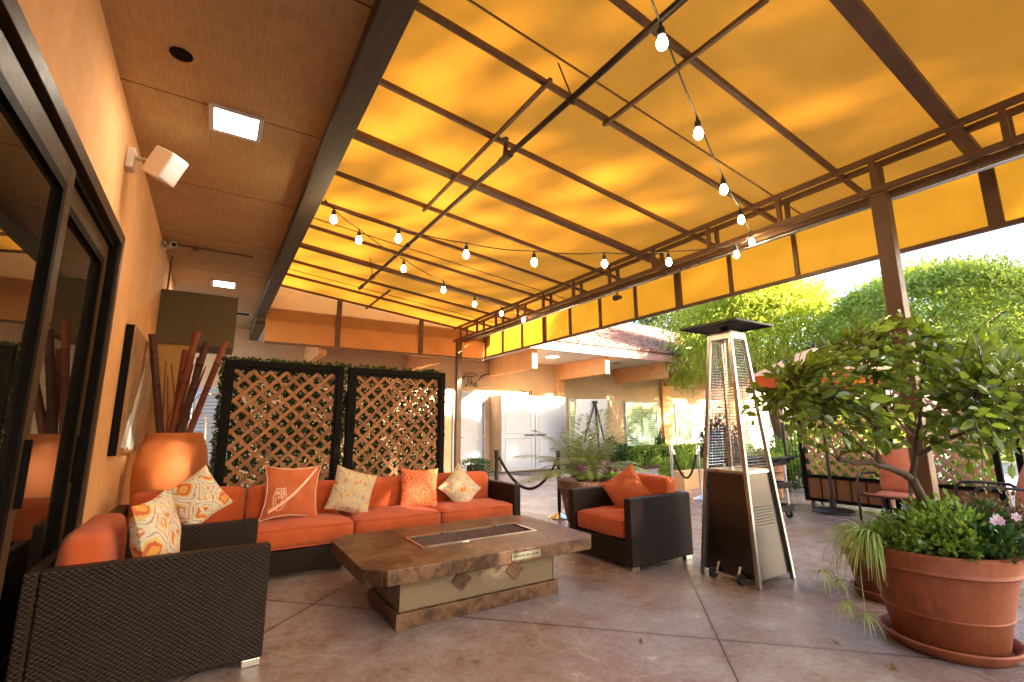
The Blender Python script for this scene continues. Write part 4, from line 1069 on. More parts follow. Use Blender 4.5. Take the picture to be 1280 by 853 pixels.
rng = random.Random(2)
for k in range(9):
    a = (-.34+rng.uniform(-.09,.09),6.2+rng.uniform(-.08,.08),zb_); b = (a[0]+rng.uniform(-.2,.25),a[1]+rng.uniform(-.1,.1),rng.uniform(1.6,2.05))
    m = MB(); mid = Vector(a).lerp(Vector(b),.5)+Vector((rng.uniform(-.02,.02),0,0)); m.tube([a,mid,b], [.011,.009,.006], 7)
    m.tube([mid, mid+Vector((rng.uniform(-.06,.06),0,.12))], [.006,.003], 6)
    o = link('twig', m, MT['bamboo'], smooth=True); tag(o, 'thin red twig among the bamboo poles in the tall vase', 'twig', 'thin red twigs in the tall vase')
# chrome handrail behind the vase
t = thing('handrail', 'bent chrome handrail in front of the white louvered door', 'handrail', (-.05,9.6,0))
for i, (x0, h) in enumerate(((-.22,1.55),(-.02,1.9))):
    m = MB(); m.tube([(x0-.3,10.2,0),(x0-.3,10.2,h-.12),(x0-.25,10.2,h),(x0+.05,10.2,h),(x0+.12,10.2,h-.1),(x0+.14,10.2,.5),(x0+.14,10.2,0)], .022, 10); link('rail', m, MT['chrome'], t, smooth=True)

# ================================================================== CABINET, EASEL, STANCHIONS
t = thing('storage_cabinet', 'tall white two door cabinet with maple sides against the back wall', 'cabinet', (8.2,11.95,0))
m = MB(); m.box((6.99,11.66,.02),(9.36,YB-.005,2.2)); link('carcass', m, MT['cabinet_side'], t)
for x0, x1, hxx in ((7.0,8.165,8.0),(8.185,9.35,8.24)):
    m = MB(); m.box((x0,11.625,.05),(x1,11.658,2.19)); d = link('door', m, MT['white_door'], t, bev=.004)
    p = MB()
    for a, b in ((.14,.98),(1.10,2.05)):
        for q in ((x0+.12,x1-.12,a,a+.03),(x0+.12,x1-.12,b-.03,b),(x0+.12,x0+.15,a+.031,b-.031),(x1-.15,x1-.12,a+.031,b-.031)): p.box((q[0],11.612,q[2]),(q[1],11.624,q[3]))
    sub('panel_moulding', p, MT['white_door'], d, bev=.003)
    h = MB(); cxm = x1-.2 if hxx == 8.0 else x0+.2; h.bar((cxm-.17,11.60,1.05),(cxm+.17,11.60,1.05),.03,.03); h.bar((cxm-.14,11.624,1.05),(cxm-.14,11.6,1.05),.02); h.bar((cxm+.14,11.624,1.05),(cxm+.14,11.6,1.05),.02); sub('door_handle', h, MT['dark_metal'], d)
for lab, a, b in (('dark grey door mat in front of the white cabinet', (7.1,10.75),(9.3,11.5)), ('dark grey door mat in front of the white paneled door', (5.7,11.2),(6.85,12.1))):
    m = MB(); m.box((a[0],a[1],.002),(b[0],b[1],.016)); tag(link('door_mat', m, MT['mat'], bev=.004), lab, 'door mat', 'door mats at the back wall')
t = thing('easel', 'black tripod easel seen from behind in front of the shuttered windows', 'easel', (9.7,10.7,0))
ap = (9.68,10.62,2.0)
for nm, ft in (('leg',(9.12,10.95,0)),('leg',(10.12,10.95,0)),('leg',(9.66,10.0,0))):
    m = MB(); m.bar(ap, ft, .045, .03); link(nm, m, MT['dark_metal'], t)
m = MB(); m.cb((ap[0],ap[1],2.0),(.14,.09,.09)); link('top_bracket', m, MT['dark_metal'], t, bev=.01)
m = MB(); m.bar((9.3,10.87,.55),(9.98,10.87,.55),.04,.03); link('tray', m, MT['dark_metal'], t)
m = MB(); m.prism_axis([(-.62,0),(.62,0),(.62,1.62),(-.62,1.62)], 0, .012, 1); m.tf(Matrix.Translation((9.67,10.94,.50)) @ Matrix.Rotation(R(10),4,'X') @ Matrix.Rotation(R(-2),4,'Y')); tag(link('display_board', m, MT['white']), 'blank white display board propped on the black easel', 'board')

def stanchion(label, x, y, h, mat, basemat, col=False):
    t = thing('stanchion', label, 'stanchion', (x,y,0), 'stanchion posts on the patio')
    m = MB(); m.lathe([(.0,.0),(.165,.0),(.165,.012),(.14,.03),(.06,.05),(.035,.075),(0,.075)], (x,y,0), 32); link('base', m, MT[basemat], t, smooth=50)
    m = MB(); m.tube([(x,y,.07),(x,y,h-.02)], .026, 18); link('pole', m, MT[mat], t, smooth=40)
    m = MB(); m.lathe([(.0,h),(.036,h-.002),(.038,h-.03),(.03,h-.035),(.033,h-.07),(.033,h-.11),(.026,h-.115)], (x,y,0), 24); link('cap', m, MT[mat], t, smooth=50)
stanchion('black topped stanchion post behind the right end of the sofa', 3.38, 5.75, .98, 'dark_metal', 'chrome')
stanchion('slim dark stanchion post beside the palm planter', 4.36, 5.62, .95, 'iron', 'chrome')
stanchion('chrome stanchion post further left of the two by the hedge', 7.02, 5.75, .95, 'chrome', 'chrome')
stanchion('chrome stanchion post with a visible domed base nearest the heater', 7.55, 5.58, .94, 'chrome', 'chrome')
def rope(label, a, b, sag):
    a = Vector(a); b = Vector(b); n = 22; pts = []
    for k in range(n+1):
        f = k/n; p = a.lerp(b, f); p.z -= sag*(1-(2*f-1)**2); pts.append(p)
    o = link('velvet_rope', MB().tube(pts, .02, 10), MT['rope'], smooth=True); tag(o, label, 'rope', 'black ropes hung between the stanchions')
    e = MB(); e.tube([pts[0],pts[1]], .026, 10); e.tube([pts[-2],pts[-1]], .026, 10); link('end_ferrule', e, MT['chrome'], o)
rope('black rope sagging between the sofa end and the palm planter', (3.41,5.75,.90), (4.33,5.62,.80), .42)
rope('black rope sagging between the two chrome posts by the hedge', (7.05,5.75,.88), (7.52,5.58,.87), .50)

# ================================================================== POTS AND PLANTS
def pot_mb(c, rb, rr, h, wall=.035):
    m = MB(); x, y = c
    m.lathe([(0,.03),(rb,.03),(rb+.01,.04),(rb+(rr-rb)*.34,h*.36),(rb+(rr-rb)*.34+.008,h*.37),(rb+(rr-rb)*.36+.008,h*.385),(rb+(rr-rb)*.37,h*.395),
             (rb+(rr-rb)*.80,h*.80),(rb+(rr-rb)*.80+.02,h*.81),(rb+(rr-rb)*.82+.026,h*.825),(rb+(rr-rb)*.82+.018,h*.845),(rb+(rr-rb)*.85+.012,h*.86),
             (rr+.004,h*.97),(rr+.004,h*.99),(rr-.008,h),(rr-wall,h),(rr-wall-.012,h*.97),(rr-wall-.03,h*.86)], (x,y,0), 72); return m
def saucer_mb(c, r, h=.075):
    m = MB(); x, y = c
    m.lathe([(0,.002),(r*.86,.002),(r*.97,h*.55),(r,h*.75),(r+.006,h*.9),(r-.004,h),(r-.018,h*.95),(r*.84,.02),(0,.02)], (x,y,0), 64); return m
PC = (3.85, 1.20)
o = link('pot_saucer', saucer_mb(PC, .325), MT['terracotta'], smooth=50); tag(o, 'wide terracotta saucer under the big foreground pot', 'saucer')
t = thing('terracotta_pot', 'big ribbed terracotta pot in the right foreground overflowing with plants', 'pot', (PC[0],PC[1],.02))
link('pot_body', pot_mb(PC, .25, .385, .57), MT['terracotta'], t, smooth=45)
m = MB(); m.lathe([(0,.515),(.30,.508),(.338,.50)], (PC[0],PC[1],0), 40); link('soil', m, MT['soil'], t)
o = link('pot_saucer', saucer_mb((4.50,1.74), .23, .07), MT['terracotta2'], smooth=50); tag(o, 'small terracotta saucer half hidden behind the big pot', 'saucer')
t = thing('terracotta_pot', 'smaller terracotta pot half hidden behind the big foreground pot', 'pot', (4.50,1.74,.02))
link('pot_body', pot_mb((4.50,1.74), .17, .255, .36, .03), MT['terracotta2'], t, smooth=45)
m = MB(); m.lathe([(0,.32),(.21,.315)], (4.5,1.74,0), 30); link('soil', m, MT['soil'], t)

# --- potted tree with open crown
rng = np.random.default_rng(11); prng = random.Random(11)
t = thing('potted_tree', 'small open crowned tree with glossy oval leaves growing out of the big terracotta pot', 'tree', (3.83,1.18,.5))
limbs = [([(3.83,1.18,.48),(3.80,1.19,.72),(3.76,1.20,.86),(3.69,1.21,.98)], .034, .026),
         ([(3.70,1.21,.965),(3.58,1.25,1.03),(3.42,1.31,1.075),(3.30,1.35,1.075),(3.19,1.39,1.095)], .024, .013),
         ([(3.46,1.29,1.065),(3.44,1.27,1.18),(3.41,1.25,1.32),(3.34,1.24,1.5),(3.2,1.2,1.72)], .017, .006),
         ([(3.70,1.21,.96),(3.68,1.17,1.13),(3.62,1.10,1.35),(3.55,1.04,1.55),(3.5,.98,1.76)], .019, .006),
         ([(3.68,1.18,1.10),(3.78,1.02,1.22),(3.86,.86,1.30),(3.93,.66,1.36),(3.98,.48,1.40)], .015, .006),
         ([(3.42,1.255,1.30),(3.22,1.31,1.40),(3.0,1.38,1.45),(2.74,1.44,1.50)], .011, .004),
         ([(3.62,1.10,1.35),(3.48,.92,1.42),(3.38,.78,1.45)], .009, .004),
         ([(3.78,1.02,1.22),(3.72,.78,1.32),(3.70,.55,1.42),(3.72,.38,1.52)], .011, .004),
         ([(3.56,1.26,1.03),(3.50,1.45,1.22),(3.35,1.6,1.42),(3.2,1.72,1.52)], .012, .004),
         ([(3.66,1.15,1.2),(3.85,1.3,1.35),(3.98,1.35,1.55)], .011, .004)]
m = MB(); allp = []
for pts, ra, rb in limbs:
    P3 = [Vector(p) for p in pts]; fine = []
    for i in range(len(P3)-1):
        for k in range(4):
            q = P3[i].lerp(P3[i+1], k/4); fine.append(q+Vector((prng.uniform(-1,1),prng.uniform(-1,1),prng.uniform(-1,1)))*.005)
    fine.append(P3[-1]); n = len(fine)
    m.tube(fine, [ra+(rb-ra)*i/(n-1) for i in range(n)], 8)
    allp += [(q, ra+(rb-ra)*i/(n-1)) for i, q in enumerate(fine)]
lm = m
rv = Vector((.845,-.535,0)); fv = Vector((.535,.845,0)); c0 = Vector((2.62,1.44,0))
def upper(s): return float(np.interp(s, [0,.12,.3,.42,.5,.62,.8,1.0], [1.54,1.70,1.86,1.93,1.88,1.77,1.71,1.76]))
def lower(s): return float(np.interp(s, [0,.15,.35,.55,.75,1.0], [1.32,1.15,1.16,1.14,1.12,1.18]))
tw = lm; Ps, Ds, Ns = [], [], []
tips = []
for k in range(400):
    s = prng.random()*1.08; u = prng.random(); z = lower(s)+(upper(s)-lower(s))*u**.85
    tips.append(c0+rv*(s*1.55)+fv*(prng.gauss(0,.22)-.02)+Vector((0,0,z)))
for k in range(9): tips.append(c0+rv*(1.08+prng.uniform(-.08,.16))+fv*prng.uniform(-.12,.1)+Vector((0,0,1.06+prng.random()*.15)))
for k in range(5): tips.append(c0+rv*(.80+prng.uniform(-.03,.05))+fv*prng.uniform(-.05,.05)+Vector((0,0,1.86+prng.random()*.07)))
for tip in tips:
    best = min(allp, key=lambda q: (q[0]-tip).length + q[1]*4 + (0.35 if q[0].z < 1.05 else 0)); b = best[0]
    L_ = (tip-b).length; mid = b.lerp(tip, .5)+Vector((prng.uniform(-.04,.04),prng.uniform(-.04,.04),.06*L_+prng.uniform(-.02,.03)))
    pts = [b, b.lerp(mid,.5)+Vector((0,0,.01)), mid, mid.lerp(tip,.55), tip]
    tw.tube(pts, [.0042,.0036,.003,.0024,.0016], 5, False)
    nl = prng.randint(5, 8); st_ = max(.2, 1-.42/max(L_,.05))
    for i in range(nl):
        f = st_+(1-st_)*(i+.5)/nl; a = pts[2].lerp(pts[4], (f-.5)*2) if f > .5 else pts[0].lerp(pts[2], f*2)
        ax_d = (pts[4]-pts[2]).normalized(); sd = ax_d.cross(Vector((0,0,1)))
        sd = sd.normalized() if sd.length > .1 else Vector((1,0,0))
        d = ax_d*.75+sd*(1 if i%2 else -1)*.8+Vector((prng.uniform(-.35,.35),prng.uniform(-.35,.35),prng.uniform(-.1,1.1)))
        if i == nl-1: d = ax_d+Vector((0,0,-.1))
        Ps.append(a); Ds.append(d); Ns.append(Vector((prng.uniform(-1,1),prng.uniform(-1,1),prng.uniform(.1,.9))))
link('trunk', tw, MT['bark_pale'], t, smooth=True)
n = len(Ps); A = lambda q: np.array([tuple(v) for v in q])
m = add_leaves(MB(), A(Ps), A(Ds), A(Ns), .074*(.5+.8*rng.random(n)), .074*(.45+.2*rng.random(n)), True, .08)
link('crown', m, MT['leaf_pot'], t, smooth=False)

# --- plants in the big pot
def mound(name, label, c, rad, n, L, W, mat, seed, full=True, up=.6, group=None, core=True):
    rng = np.random.default_rng(seed); d = rand_dirs(rng, n); d[:,2] = np.abs(d[:,2])
    lump = 1+.22*np.sin(d[:,0]*6+seed)*np.sin(d[:,1]*5+seed)+.12*np.sin(d[:,2]*9+d[:,0]*7)
    P_ = np.array(c)+d*np.array(rad)*(.45+.55*rng.random(n)**.5)[:,None]*lump[:,None]
    D = d+rand_dirs(rng, n)*.8+np.array([0,0,up]); N = rand_dirs(rng, n)*.6+np.array([0,0,1])+d*.3
    t = thing(name, label, 'plant', c, group)
    link('foliage', add_leaves(MB(), P_, D, N, L*(.7+.6*rng.random(n)), W*(.7+.5*rng.random(n)), full, .1), mat, t)
    if core:
        s = MB(); r_ = random.Random(seed)
        for k in range(14):
            a = r_.uniform(0,6.28); q = r_.random()
            s.tube([(c[0],c[1],c[2]-.06),(c[0]+rad[0]*.4*q*math.cos(a),c[1]+rad[1]*.4*q*math.sin(a),c[2]+rad[2]*.35),(c[0]+rad[0]*.8*q*math.cos(a),c[1]+rad[1]*.8*q*math.sin(a),c[2]+rad[2]*.75)], [.007,.005,.003], 5)
        link('stems', s, MT['bark'], t)
    return t
mound('jade_plant', 'light green jade plant at the front of the big pot around the tree trunk', (3.75,1.12,.56), (.25,.23,.27), 1700, .036, .022, MT['leaf_jade'], 3)
mound('jade_plant', 'darker jade plant spilling over the right front rim of the big pot', (3.92,.96,.55), (.24,.2,.23), 1400, .040, .024, MT['leaf_dark'], 5)
mound('leafy_plant', 'low bright fern like plant at the left rim of the big pot', (3.63,1.34,.55), (.16,.16,.15), 1500, .030, .010, MT['leaf_jade'], 8)
mound('leafy_plant', 'dark broad leaved plant at the back of the big pot behind the trunk', (4.02,1.22,.55), (.24,.24,.22), 420, .075, .042, MT['leaf_dark'], 9)
mound('bronze_shrub', 'bronze leaved shrub at the right edge of the big pot', (4.06,.95,.62), (.2,.2,.24), 700, .035, .02, MT['leaf_brown'], 12)
# spider plant
def blades(name, label, c, n, L, seed, az0=0, az1=6.28, mat='leaf_spider', w=.012, lift=.6):
    rng = random.Random(seed); m = MB(); m.leafy = True
    for k in range(n):
        a = rng.uniform(az0, az1); l = L*rng.uniform(.6,1.1); lf = lift*rng.uniform(.5,1.2); d = Vector((math.cos(a),math.sin(a),0)); s = Vector((-d.y,d.x,0)); pts = []
        for i in range(7):
            f = i/6; pts.append(Vector(c)+d*(l*f*(1-.25*f))+Vector((0,0,lf*l*f-1.05*l*f*f)))
        V = []
        for i, p in enumerate(pts):
            ww = w*(1-(i/6)**2)*.5+.0008; V += [p-s*ww, p+Vector((0,0,-.002)), p+s*ww]
        F = []
        for i in range(6):
            for j in range(2): F.append((i*3+j, i*3+j+1, i*3+3+j+1, i*3+3+j))
        m.add(V, F)
    return m
t = thing('spider_plant', 'striped spider plant with trailing runners hanging over the left rim of the big pot', 'plant', (3.58,1.40,.56))
link('leaves', blades('', '', (3.61,1.42,.58), 140, .37, 4, 1.2, 3.7, lift=.85), MT['leaf_spider'], t)
rn = MB(); pl = MB(); pl.leafy = True
for k, (dx, dy, dz) in enumerate(((-.16,.14,-.22),(-.11,.12,-.36),(-.20,.20,-.18),(-.05,.06,-.42))):
    e = (3.55+dx,1.42+dy,.57+dz); rn.tube([(3.57,1.41,.57),(3.55+dx*.8,1.42+dy*.8,.57+.02),(e[0],e[1],.57+dz*.5),e], .002, 5)
    b = blades('', '', e, 14, .15, 20+k, 0, 6.28, w=.009, lift=.35); pl.add(b.v, b.f)
link('runners', rn, MT['leaf_spider'], t); link('plantlets', pl, MT['leaf_spider'], t)
t = thing('strap_plant', 'single upright strap leaved plant beside the tree trunk in the big pot', 'plant', (3.88,1.16,.54))
link('leaves', blades('', '', (3.88,1.15,.52), 7, .42, 6, 0, 6.28, 'leaf_jade', .05, 1.6), MT['leaf_jade'], t)
t = thing('orchid', 'pink and white flowers on a thin stem at the right of the big pot', 'flower', (3.86,.93,.62))
m = MB(); m.tube([(3.90,.98,.55),(3.87,.94,.72),(3.84,.90,.79)], .003, 5); link('stem', m, MT['leaf_jade'], t)
rng = np.random.default_rng(3)
for k in range(5):
    c = np.array([3.84+rng.normal()*.025, .90+rng.normal()*.03, .775+rng.normal()*.018]); n = 6
    ang = np.arange(n)*2*PI/n; fr = Vector((-.8,-.5,.2)).normalized(); x = fr.orthogonal().normalized(); y = fr.cross(x)
    D = np.array([tuple(x*math.cos(a)+y*math.sin(a)+fr*.3) for a in ang]); N = np.tile(np.array(fr), (n,1))
    link('blossom', add_leaves(MB(), np.tile(c,(n,1)), D, N, np.full(n,.026), np.full(n,.02), True), MT['petal'], t)

# --- palm planter behind the right armchair
PP = (4.42, 5.08)
t = thing('terracotta_pot', 'dark terracotta pot with a palm and purple kale behind the right armchair', 'pot', (PP[0],PP[1],0))
link('pot_body', pot_mb(PP, .27, .40, .58), MT['terracotta2'], t, smooth=45)
m = MB(); m.lathe([(0,.52),(.35,.515)], (PP[0],PP[1],0), 30); link('soil', m, MT['soil'], t)
rng = np.random.default_rng(21); prng = random.Random(21)
t = thing('palm', 'feathery pygmy palm arching out of the pot behind the right armchair', 'palm', (PP[0],PP[1],.46))
rc = MB(); lv = MB(); lv.leafy = True; stm = MB()
for (sx, sy, n_f, hh) in ((-.10,.03,17,.12),(.12,-.03,17,.16),(.0,.12,10,.1)):
    b = Vector((PP[0]+sx,PP[1]+sy,.52+hh)); stm.tube([(b.x,b.y,.50),(b.x+.01,b.y,.56),b], [.05,.045,.035], 9)
    for k in range(n_f):
        a = 2*PI*k/n_f+prng.uniform(-.2,.2); el = prng.uniform(.35,1.3); L_ = prng.uniform(.75,1.25)
        d = Vector((math.cos(a)*math.cos(el),math.sin(a)*math.cos(el),math.sin(el))); pts = []
        for i in range(10):
            f = i/9; pts.append(b+d*L_*f+Vector((0,0,-.42*L_*f*f*math.cos(el)**.5)))
        rc.tube(pts, [.006-.005*i/9 for i in range(10)], 5, False)
        P_, D, N, LL = [], [], [], []
        for i in range(34):
            f = .2+.8*i/33; q = f*9; j = min(8, int(q)); p = pts[j].lerp(pts[j+1], q-j); tg = (pts[j+1]-pts[j]).normalized()
            s = tg.cross(Vector((0,0,1))).normalized()
            for sg in (-1, 1):
                P_.append(p); D.append(s*sg*.9+tg*.75+Vector((0,0,-.15+prng.uniform(-.15,.12)))); N.append(tg.cross(s)*-1+Vector((0,0,.3))); LL.append(.23*math.sin(PI*(.12+.82*f))**.7*prng.uniform(.85,1.1))
        n = len(P_); V, F = leaf_cards(A(P_), A(D), A(N), np.array(LL), np.full(n,.011)); lv.np(V.tolist(), F)
link('stem', stm, MT['bark'], t); link('frond_ribs', rc, MT['leaf_palm'], t); link('fronds', lv, MT['leaf_palm'], t)
for k, (dx, dy, lab) in enumerate(((-.24,-.18,'left purple kale rosette at the rim of the palm pot'),(-.02,-.30,'middle purple kale rosette at the rim of the palm pot'),(.20,-.22,'right purple kale rosette at the rim of the palm pot, the largest'))):
    c = np.array([PP[0]+dx,PP[1]+dy,.61]); n = 110; r_ = np.random.default_rng(30+k); sz = .16 if k == 2 else .135
    d = rand_dirs(r_, n); d[:,2] = np.abs(d[:,2])*.9+.1
    tk = thing('ornamental_kale', lab, 'plant', tuple(c), 'purple kale around the palm')
    q = r_.random(n); inn = q < .72
    for nm, msk, mt in (('inner_leaves', inn, 'kale'), ('outer_leaves', ~inn, 'leaf_jade')):
        k_ = msk.sum(); dd = d[msk]; sc_ = .8 if nm == 'inner_leaves' else 1.0
        if nm == 'outer_leaves': dd[:,2] *= .5
        link(nm, add_leaves(MB(), c+dd*.02+np.array([0,0,.05 if sc_ < 1 else -.01]), dd, np.array([0,0,1])+dd*-.3, sz*sc_*(.8+.4*r_.random(k_)), sz*.75*sc_*np.ones(k_), True, -.2), MT[mt], tk)

# ================================================================== GARDEN BEHIND
def leaf_box(name, label, a, b, n, L, mat, cat='hedge', group=None, seed=1):
    rng = np.random.default_rng(seed); a = np.array(a); b = np.array(b)
    P_ = a+rng.random((n,3))*(b-a); k = rng.integers(0, 3, n); 
    face = np.where(k == 0, 0, np.where(k == 1, 1, 2)); s_ = rng.random(n)
    for i in range(n):
        if face[i] == 1: P_[i,1] = a[1]+.05*s_[i]
        elif face[i] == 2: P_[i,2] = b[2]-.06*s_[i]
        elif rng.random() < .5: P_[i,0] = a[0] if rng.random() < .5 else b[0]
    P_ += .05*np.sin(P_[:,[1,0,0]]*7+seed)+rng.normal(size=(n,3))*.02
    P_[:,2] = np.maximum(P_[:,2], a[2])
    c = (a+b)/2; out = (P_-c)/(b-a); D = out+rand_dirs(rng, n)*.8+np.array([0,0,.3]); N = out+rand_dirs(rng, n)*.7
    t = thing(name, label, cat, (c[0],c[1],a[2]), group)
    link('foliage', add_leaves(MB(), P_, D, N, L*(.7+.6*rng.random(n)), L*.55*np.ones(n)), mat, t)
    m = MB(); e = (b-a)*.06+.04; m.box(tuple(a+e*[1,1,0]), tuple(b-e)); link('twigs', m, MT['soil'], t)  # solid dark core box that darkens the gaps between the leaves
leaf_box('hedge', 'long clipped sunlit green hedge under the shuttered windows', (10.9,10.55,.02), (17.5,11.25,.56), 11000, .085, MT['leaf_hedge'], seed=2)
leaf_box('hedge', 'small dark clipped boxwood beside the white paneled door', (4.98,9.6,.0), (5.42,10.0,.50), 1400, .05, MT['leaf_dark'], seed=3)
mound('shrub', 'rounded dark shrub between the easel and the long hedge', (10.6,10.9,.25), (.55,.45,.55), 1300, .11, .06, MT['leaf_dark'], 14, False)
mound('shrub', 'small spiky cypress like shrub standing taller behind the hedge', (13.55,11.55,.35), (.18,.18,.62), 900, .09, .03, MT['leaf_dark'], 15, False, 1.4)
m = MB(); m.box((8.35,6.55,-.02),(15.0,6.80,.36)); tag(link('garden_wall', m, MT['stucco'], bev=.015), 'low peach stucco garden wall behind the chrome stanchions', 'low wall')
for k, (x, y, r, h, mt, lab) in enumerate(((9.3,7.3,.5,.55,'leaf_hedge','light green low shrub just behind the left end of the low garden wall'),(10.8,7.4,.6,.6,'leaf_dark','dark shrub behind the middle of the low garden wall'),(13.2,7.1,.8,.75,'leaf_jade','bright yellow green shrub at the foot of the willowy tree'),(10.2,5.3,.55,.7,'leaf_jade','bright leafy shrub behind the utility cart'),(10.6,4.2,.6,.8,'leaf_dark','dark leafy shrub behind the first lattice planter'))):
    mound('shrub', lab, (x,y,.05), (r,r,h), 1500, .12, .06, MT[mt], 40+k, False)
mound('shrub', 'tall dark purple leaved shrub seen through the guard of the heater', (12.1,8.2,.1), (.55,.5,1.35), 1500, .13, .07, MT['leaf_purple'], 47, False)
# trees
def tree(name, label, base, trunk_pts, r0, c, rad, ncl, per, L, Wf, mat, seed, clump, droop=0.0, bark='bark', group=None, shell=.55, lumpy=1.0):
    rng = np.random.default_rng(seed); pr = random.Random(seed)
    t = thing(name, label, 'tree', base, group)
    m = MB(); tp = [Vector(p) for p in trunk_pts]; n = len(tp)
    m.tube(tp, [r0*(1.35 if i == 0 else 1-.5*i/(n-1)) for i in range(n)], 10)
    top = tp[-1]; cc = Vector(c)
    for k in range(11):
        a = 2*PI*k/11+pr.uniform(-.3,.3); e = cc+Vector((math.cos(a)*rad[0]*.72,math.sin(a)*rad[1]*.72,pr.uniform(-.25,.6)*rad[2]))
        mid = top.lerp(e,.5)+Vector((0,0,.12*rad[2])); m.tube([top.lerp(tp[-2],.25*pr.random()),mid,e], [r0*.42,r0*.25,r0*.08], 7)
    link('trunk', m, MT[bark], t, smooth=True)
    P_, D, N, l = crown(rng, c, rad, ncl, per, L, clump, shell, droop, lumpy)
    return link('crown', add_leaves(MB(), P_, D, N, l, l*Wf), MT[mat], t), t
tree('ficus_tree', 'big round clipped ficus tree beyond the lattice planters on the right', (14.4,3.7,0), [(14.4,3.7,0),(14.35,3.7,1.2),(14.3,3.75,2.4)], .16, (14.1,3.75,3.15), (2.3,2.3,1.75), 1150, 44, .10, .5, 'leaf_ficus', 51, .27, .2, shell=.84, lumpy=.3)
tree('ficus_tree', 'second round ficus tree at the right edge behind the big one', (15.6,1.0,0), [(15.6,1.0,0),(15.6,1.0,1.2),(15.6,1.1,2.3)], .15, (15.9,.5,2.35), (1.8,1.8,1.15), 560, 44, .10, .5, 'leaf_ficus', 52, .3, .2, shell=.8, lumpy=.4)
tree('willowy_tree', 'yellow green willowy tree with drooping narrow leaves behind the heater', (14.9,7.9,0), [(14.9,7.9,0),(14.85,7.95,.9),(14.6,8.0,2.0),(14.4,8.0,2.9)], .24, (14.0,8.0,3.9), (2.35,2.35,2.1), 760, 34, .24, .16, 'leaf_bamboo', 53, .5, .9, shell=.6)
for k, (x, y, z, r, lab) in enumerate(((25.5,20.5,9.0,2.6,'distant tree showing just above the clay tile roof'),(31.0,20.0,10.2,3.2,'distant tree between the tile roof and the willowy tree'),(34,6.5,8.2,2.2,'distant tree rising behind the top of the round ficus'))):
    tree('distant_tree', lab, (x,y,-.03), [(x,y,-.03),(x+.2,y,z*.4),(x,y+.1,z*.75)], .3, (x,y,z-1.2), (r,r,2.4), 170, 22, .42, .3, 'leaf_far', 60+k, .8, .3)
for k, (x, y, z) in enumerate(((27,11.5,2.5),(24,3,2.6),(22,-2,2.6))):
    mound('shrub', ['tall green shrub far behind the willowy tree trunk','tall green shrub far behind the round ficus','tall green shrub far right behind the lattice planters'][k], (x,y,0), (2.6,2.6,z), 2600, .32, .15, MT['leaf_ficus'], 70+k, False)

# ================================================================== UTILITY CART, PLANTERS, CHAIRS, PARASOL
t = thing('utility_cart', 'black shelved utility cart with silver posts behind the patio heater', 'cart', (6.9,4.15,0))
x0, x1, y0, y1 = 6.66, 7.10, 3.74, 4.55
for z in (.13,.44,.76):
    m = MB(); m.box((x0,y0,z),(x1,y1,z+.03)); m.box((x0-.01,y0-.01,z-.02),(x1+.01,y0+.02,z+.06)); m.box((x0-.01,y1-.02,z-.02),(x1+.01,y1+.01,z+.06)); m.box((x0-.01,y0+.021,z-.02),(x0+.02,y1-.021,z+.06)); m.box((x1-.02,y0+.021,z-.02),(x1+.01,y1-.021,z+.06)); link('shelf', m, MT['dark_metal'], t, bev=.006)
for x in (x0+.045, x1-.045):
    for y in (y0+.045, y1-.045):
        m = MB(); m.tube([(x,y,.16),(x,y,.79)], .021, 14); link('post', m, MT['alu'], t, smooth=40)
        m = MB(); m.tube([(x-.014,y,.052),(x+.014,y,.052)], .05, 18); w_ = link('caster', m, MT['rubber'], t, smooth=40)
        m = MB(); m.bar((x-.022,y,.05),(x-.022,y,.13),.03,.006); m.bar((x+.022,y,.05),(x+.022,y,.13),.03,.006); sub('fork', m, MT['steel'], w_)
m = MB(); m.tube([(x0+.02,y0-.02,.80),(x0+.05,y0-.10,.85),(x1-.05,y0-.10,.85),(x1-.02,y0-.02,.80)], .018, 10); link('handle', m, MT['dark_metal'], t, smooth=True)
m = pot_mb((8.55,4.95), .24, .33, .60); t = thing('terracotta_pot', 'terracotta pot with a small shrub standing behind the utility cart', 'pot', (8.55,4.95,0)); link('pot_body', m, MT['terracotta2'], t, smooth=45)
m = MB(); m.lathe([(0,.54),(.28,.535)], (8.55,4.95,0), 24); link('soil', m, MT['soil'], t)
mound('shrub', 'small green shrub in the terracotta pot behind the utility cart', (8.55,4.95,.55), (.3,.3,.28), 900, .07, .035, MT['leaf_hedge'], 81, False)

